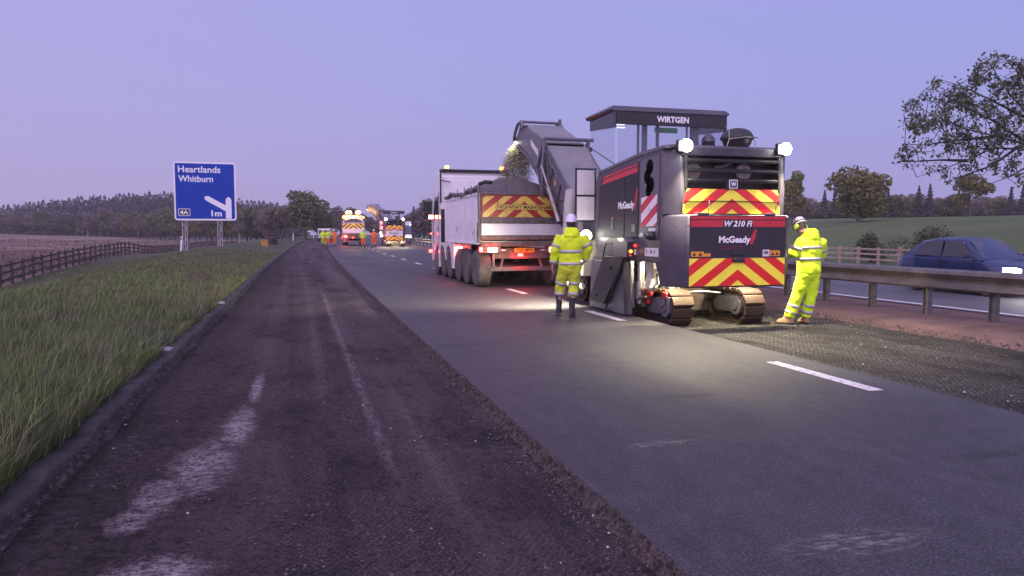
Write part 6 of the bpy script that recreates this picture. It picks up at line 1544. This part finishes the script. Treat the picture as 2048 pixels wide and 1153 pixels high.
for row, (d, yo) in enumerate(((262, 46), (280, 34), (300, 22), (318, 13), (335, 6), (360, 0))):
    x = -90 + row * 4
    while x < 600:
        yt = np.interp(x, [-90, 0, 60, 150, 230, 300, 350, 480, 530, 600], [424, 414, 406, 394, 389, 384, 385, 398, 404, 410]) + yo + rt.uniform(-3, 7)
        q = at(x, yt, d); h = rt.uniform(9, 14); m = 130
        z = r.random(m) ** .7; w = 2.9 * (1 - z) ** .7 + .15; a = r.random(m) * 6.283; w = w * (.4 + .6 * r.random(m) ** .5)
        C = np.stack([q.x + w * np.cos(a), q.y + w * np.sin(a), q.z - h * (1 - z)], 1)
        V, F = leaf_quads(C, .85 * (1.15 - .6 * z), r); VV.append(V); FF.append(F + off); off += len(V)
        x += rt.uniform(5, 10)
tag(raw_mesh('wood', np.concatenate(VV), np.concatenate(FF), LEAF_C, 4), 'dark conifer plantation covering the low ridge behind the moor', 'wood', kind='stuff')
b = MB(); vs = []; xs_ = [-140 + 38 * i for i in range(21)]
for d, z in ((205, -1.4), (235, -.2), (275, 1.5), (315, 4.5), (350, 7.5), (400, 8.5), (600, -4)):
    for x_ in xs_:
        f_ = interp(x_, [-140, 0, 150, 300, 400, 520, 620], [.5, .6, .9, 1.0, .95, .7, .3]); q = at(x_, 465, d); vs.append((q.x, q.y, z * f_ - 1.0))
n_ = len(xs_)
b.add(vs, [(i * n_ + j, i * n_ + j + 1, (i + 1) * n_ + j + 1, (i + 1) * n_ + j) for i in range(6) for j in range(n_ - 1)])
tag(b.build('hill', mat('hill_floor', (.035, .032, .030), .95, var=.4, scale=.3), normals=False), kind='structure')

# trees round the far end of the road
plant('roadside_tree', 'round', 11, LEAF_G, BARK, at(612, 482, 150), hpx(482, 376, 150) * 1.04, 'big round green roadside tree right of the blue sign, tallest on the left', rz=1, wide=1.1)
plant('roadside_tree', 'round', 12, LEAF_G, BARK, at(645, 482, 165), hpx(482, 408, 165), 'lower green tree at the right shoulder of the big roadside tree', rz=2, wide=1.1)
plant('roadside_tree', 'ragged', 3, LEAF_B, BARK, at(560, 482, 158), hpx(482, 404, 158), 'brownish half bare tree at the left foot of the big roadside tree', rz=3, wide=1.1)
plant('roadside_tree', 'tall', 4, LEAF_B, BARK, at(533, 482, 150), hpx(482, 410, 150), 'slim brown tree above the dark roadside cabinet', rz=3, wide=1.1)
GF = 'reddish brown trees beyond the far lorry'
for xx, yt in ((668, 420), (682, 410), (697, 412), (712, 416), (728, 424), (745, 432), (762, 438), (780, 440)):
    plant('tree', ('round', 'tall', 'ragged')[xx % 3], (11, 2, 3)[xx % 3], LEAF_B, BARK, at(xx, 476, 230), hpx(476, yt, 230) * 1.05, 'one of the reddish brown trees closing the view beyond the far lorry', 'tree', GF, xx, 1.1)
GR = 'trees on the right bank behind the far planer'
for xx, yt, k in ((800, 438, 'ragged'), (815, 426, 'tall'), (828, 416, 'conifer'), (838, 410, 'ragged'), (848, 404, 'conifer'), (860, 398, 'round'), (874, 398, 'tall'), (890, 392, 'conifer'), (915, 395, 'round'), (945, 396, 'tall'), (985, 398, 'round')):
    plant('tree', k, 9 if k == 'conifer' else {'ragged': 3, 'tall': 4, 'round': 12}[k], LEAF_C if k == 'conifer' else LEAF_B, BARK, at(xx, 480, 175), hpx(480, yt, 175) * 1.03, 'one of the dark conifers on the right bank behind the far planer' if k == 'conifer' else 'one of the brownish trees on the right bank behind the far planer', 'tree', GR + (' (conifers)' if k == 'conifer' else ''), xx, 1.15)

# right: field trees and the tree line behind the pasture
plant('field_tree', 'bushy', 14, LEAF_O, BARK, at(1716, 440, 122), hpx(440, 331, 122) * 1.12, 'large round olive green tree standing alone at the top of the pasture', rz=.4, wide=1.28)
plant('field_tree', 'ragged', 15, LEAF_O, BARK, at(1940, 438, 135), hpx(438, 336, 135), 'open crowned olive tree behind the overhanging branches on the right', rz=1.4, wide=1.15)
plant('field_tree', 'tall', 4, LEAF_O, BARK, at(1584, 445, 112), hpx(445, 334, 112), 'slim olive tree showing just past the right edge of the big planer', rz=2.2, wide=.9)
GT = 'low trees of the line behind the pasture'
x = 1480
while x < 2200:
    d = 176 + rt.uniform(-10, 14); yt = np.interp(x, [1560, 1650, 1760, 1880, 1960, 2048], [398, 402, 396, 388, 392, 398]) + rt.uniform(-6, 10)
    k = [('bushy', 2, LEAF_G), ('ragged', 3, LEAF_B), ('bushy', 12, LEAF_B), ('round', 6, LEAF_G), ('bushy', 1, LEAF_B)][rt.randrange(5)]
    plant('tree', k[0], k[1], k[2], BARK, at(x, 447, d), hpx(447, yt, d) * 1.05, 'one of the low broadleaved trees in the line behind the pasture', 'tree', GT, rt.uniform(0, 6), 1.25)
    x += rt.uniform(9, 15)
for xx, yt, l in ((1648, 380, 'small dark conifer left of the large round field tree'), (1668, 380, 'second small dark conifer, touching the round field tree'), (1775, 380, 'dark conifer rising just right of the round field tree'), (1836, 372, 'dark conifer under the left tips of the overhanging branches'), (1858, 368, 'tallest dark conifer between the round and the open field trees'), (2020, 374, 'dark conifer under the overhanging branches at the right edge'), (2044, 370, 'dark conifer at the right edge of the picture')):
    plant('conifer', 'conifer', 9, LEAF_C, BARK, at(xx, 438, 165), hpx(438, yt, 165), l, 'tree', None, xx, 1.0)

# bushes behind the pale fence
def bush(x, y, d, w, h, seed, label):
    r = np.random.default_rng(seed); q = at(x, y, d); P = []
    for k in range(11):
        c = np.array([r.uniform(-.5, .5) * w * .75, r.uniform(-.5, .5) * w * .6, h * (.25 + .5 * r.random())])
        dd = r.normal(size=(260, 3)); dd /= np.linalg.norm(dd, axis=1)[:, None]; P.append(c + dd * np.array([w * .2, w * .2, h * .28]) * (.5 + .7 * r.random((260, 1))))
    C = np.concatenate(P); C = C[C[:, 2] > 0.0]
    V, F = leaf_quads(C, .05 + .05 * r.random(len(C)), r)
    t = empty('bush', (q.x, q.y, pasture_z(q.x, q.y) - .05), 0, label, 'bush')
    o = raw_mesh('foliage', V, F, LEAF_N, 4, t)
    b = MB()
    for k in range(7): b.tube([(r.uniform(-.1, .1), r.uniform(-.1, .1), -.1), (r.uniform(-.3, .3) * w, r.uniform(-.3, .3) * w, h * .5), (r.uniform(-.42, .42) * w, r.uniform(-.4, .4) * w, h * r.uniform(.8, 1.08))], [.03, .018, .005], 5)
    b.build('stems', BARK, t)
bush(1743, 505, 47, 2.3, 1.9, 3, 'smaller dark bush behind the pale timber fence')
bush(1850, 505, 47, 3.4, 2.25, 4, 'wider leafy bush behind the pale timber fence, nearer the passing car')

# the near tree on the right reaching into the picture
t = empty('overhanging_tree', (33.2, 23.2, -.3), 0, 'near tree with spreading leafy branches hanging in from the right edge', 'tree')
o0 = Vector((33.2, 23.2, -.3)); r = np.random.default_rng(9); rr = random.Random(9)
fork = at(2130, 315, 33.0)
b = MB(); tp = [Vector((33.2, 23.2, -.6)), Vector((33.25, 23.3, 1.2)), Vector((33.1, 23.5, 3.0)), fork, fork + Vector((.5, -.1, 1.6)), fork + Vector((.7, .1, 3.8))]
b.tube([p - o0 for p in tp], [.36, .28, .25, .19, .12, .03], 10)
limbs = [
    [(2130, 315, 33), (2048, 286, 32.2), (1990, 274, 31.6), (1935, 262, 31.2), (1888, 243, 31), (1845, 222, 30.8)],
    [(2130, 318, 33), (2050, 297, 32.6), (1990, 296, 32.2), (1935, 322, 31.8), (1885, 340, 31.5), (1832, 352, 31.2)],
    [(2130, 315, 33), (2055, 292, 33), (2005, 302, 33.4), (1978, 335, 33.6), (1962, 350, 33.8)],
    [(2130, 315, 33), (2060, 240, 32), (2020, 190, 31.5), (1992, 150, 31.2), (1975, 122, 31)],
    [(2140, 250, 33), (2070, 170, 33.5), (2020, 125, 33.8), (2000, 108, 34)],
    [(2060, 290, 32.3), (1975, 240, 30.6), (1910, 205, 30), (1868, 172, 29.6)],
    [(2130, 318, 33), (2060, 330, 31), (2010, 355, 30.2), (1975, 372, 29.8)],
    [(1990, 274, 31.6), (1920, 283, 32.6), (1850, 290, 33.2), (1808, 285, 33.4)],
    [(1935, 322, 31.8), (1880, 320, 32.5), (1830, 322, 33), (1795, 322, 33.2)],
    [(2060, 240, 32), (1980, 205, 33), (1925, 175, 33.6), (1880, 158, 34)],
    [(2048, 286, 32.2), (1990, 330, 31.4), (1930, 352, 31), (1885, 368, 30.8)],
    [(2130, 260, 33), (2080, 200, 31), (2050, 150, 30.2), (2030, 128, 30)]]
pts = []
for L in limbs:
    P3 = [at(*q) for q in L]
    P3 = [P3[0]] + [p + Vector((rr.uniform(-.06, .06), rr.uniform(-.1, .1), rr.uniform(-.08, .08))) for p in P3[1:]]
    n = len(P3); b.tube([p - o0 for p in P3], [lerp(.075, .008, (k / (n - 1)) ** .6) for k in range(n)], 7)
    for k in range(n - 1):
        for s in np.linspace(.1, 1, 7): pts.append(P3[k].lerp(P3[k + 1], float(s)))
trunk = b.build('trunk', NEARBARK, t)
poly = [(1786, 330), (1802, 300), (1797, 246), (1812, 190), (1850, 196), (1866, 146), (1900, 160), (1945, 138), (1962, 108), (2005, 104), (2030, 118), (2048, 120), (2120, 130), (2150, 250), (2120, 330), (2060, 372), (2000, 380), (1965, 345), (1930, 362), (1880, 368), (1840, 352), (1805, 345)]
def inside(x, y):
    c = False
    for (x1, y1), (x2, y2) in zip(poly, poly[1:] + poly[:1]):
        if (y1 > y) != (y2 > y) and x < (x2 - x1) * (y - y1) / (y2 - y1) + x1: c = not c
    return c
C, S = [], []; b = MB(); cnt = 0
while cnt < 560:
    x = rr.uniform(1785, 2150); y = rr.uniform(100, 385)
    if not inside(x, y): continue
    dens = .95 if 165 < y < 300 and x > 1880 else .6
    if y > 300: dens = .42
    if math.sin(x * .061 + 1.3) * math.sin(y * .083 + x * .02) < -.15: dens *= .3
    if rr.random() > dens: continue
    p = at(x, y, 31.8 + rr.gauss(0, 1.3))
    q = min(pts, key=lambda a: (a - p).length_squared)
    if (q - p).length > 3.4: continue
    mid = q.lerp(p, .55) + Vector((rr.uniform(-.1, .1), rr.uniform(-.1, .1), rr.uniform(-.05, .18)))
    b.tube([q - o0, mid - o0, p - o0], [.017, .011, .004], 5); cnt += 1
    if rr.random() < .4: pts.append(mid)
    for j in range(rr.randrange(8, 16)):
        s = rr.random(); e = mid.lerp(p, .35 + .75 * s) + Vector((rr.gauss(0, .10), rr.gauss(0, .10), rr.gauss(0, .10)))
        C.append(tuple(e - o0)); S.append(rr.uniform(.05, .11))
tw = b.build('twigs', NEARBARK, t)
V, F = leaf_quads(np.array(C), np.array(S), r)
raw_mesh('foliage', V, F, LEAF_N, 4, t)

# ------------------------------------------------------------------ evening air
HAZE = True
if HAZE:
    b = MB().box(-760, 760, -260, 960, -9.4, 42)
    hz = b.build('haze', [], smooth=False); hm = bpy.data.materials.new('haze_air'); hm.use_nodes = True; ht = hm.node_tree
    for n_ in list(ht.nodes): ht.nodes.remove(n_)
    ho = ht.nodes.new('ShaderNodeOutputMaterial'); hv = ht.nodes.new('ShaderNodeVolumePrincipled'); hv.inputs['Density'].default_value = .00042; hv.inputs['Color'].default_value = (.97, .97, .97, 1); hv.inputs['Anisotropy'].default_value = .3
    ht.links.new(hv.outputs[0], ho.inputs['Volume']); hz.data.materials.append(hm); tag(hz, kind='stuff')
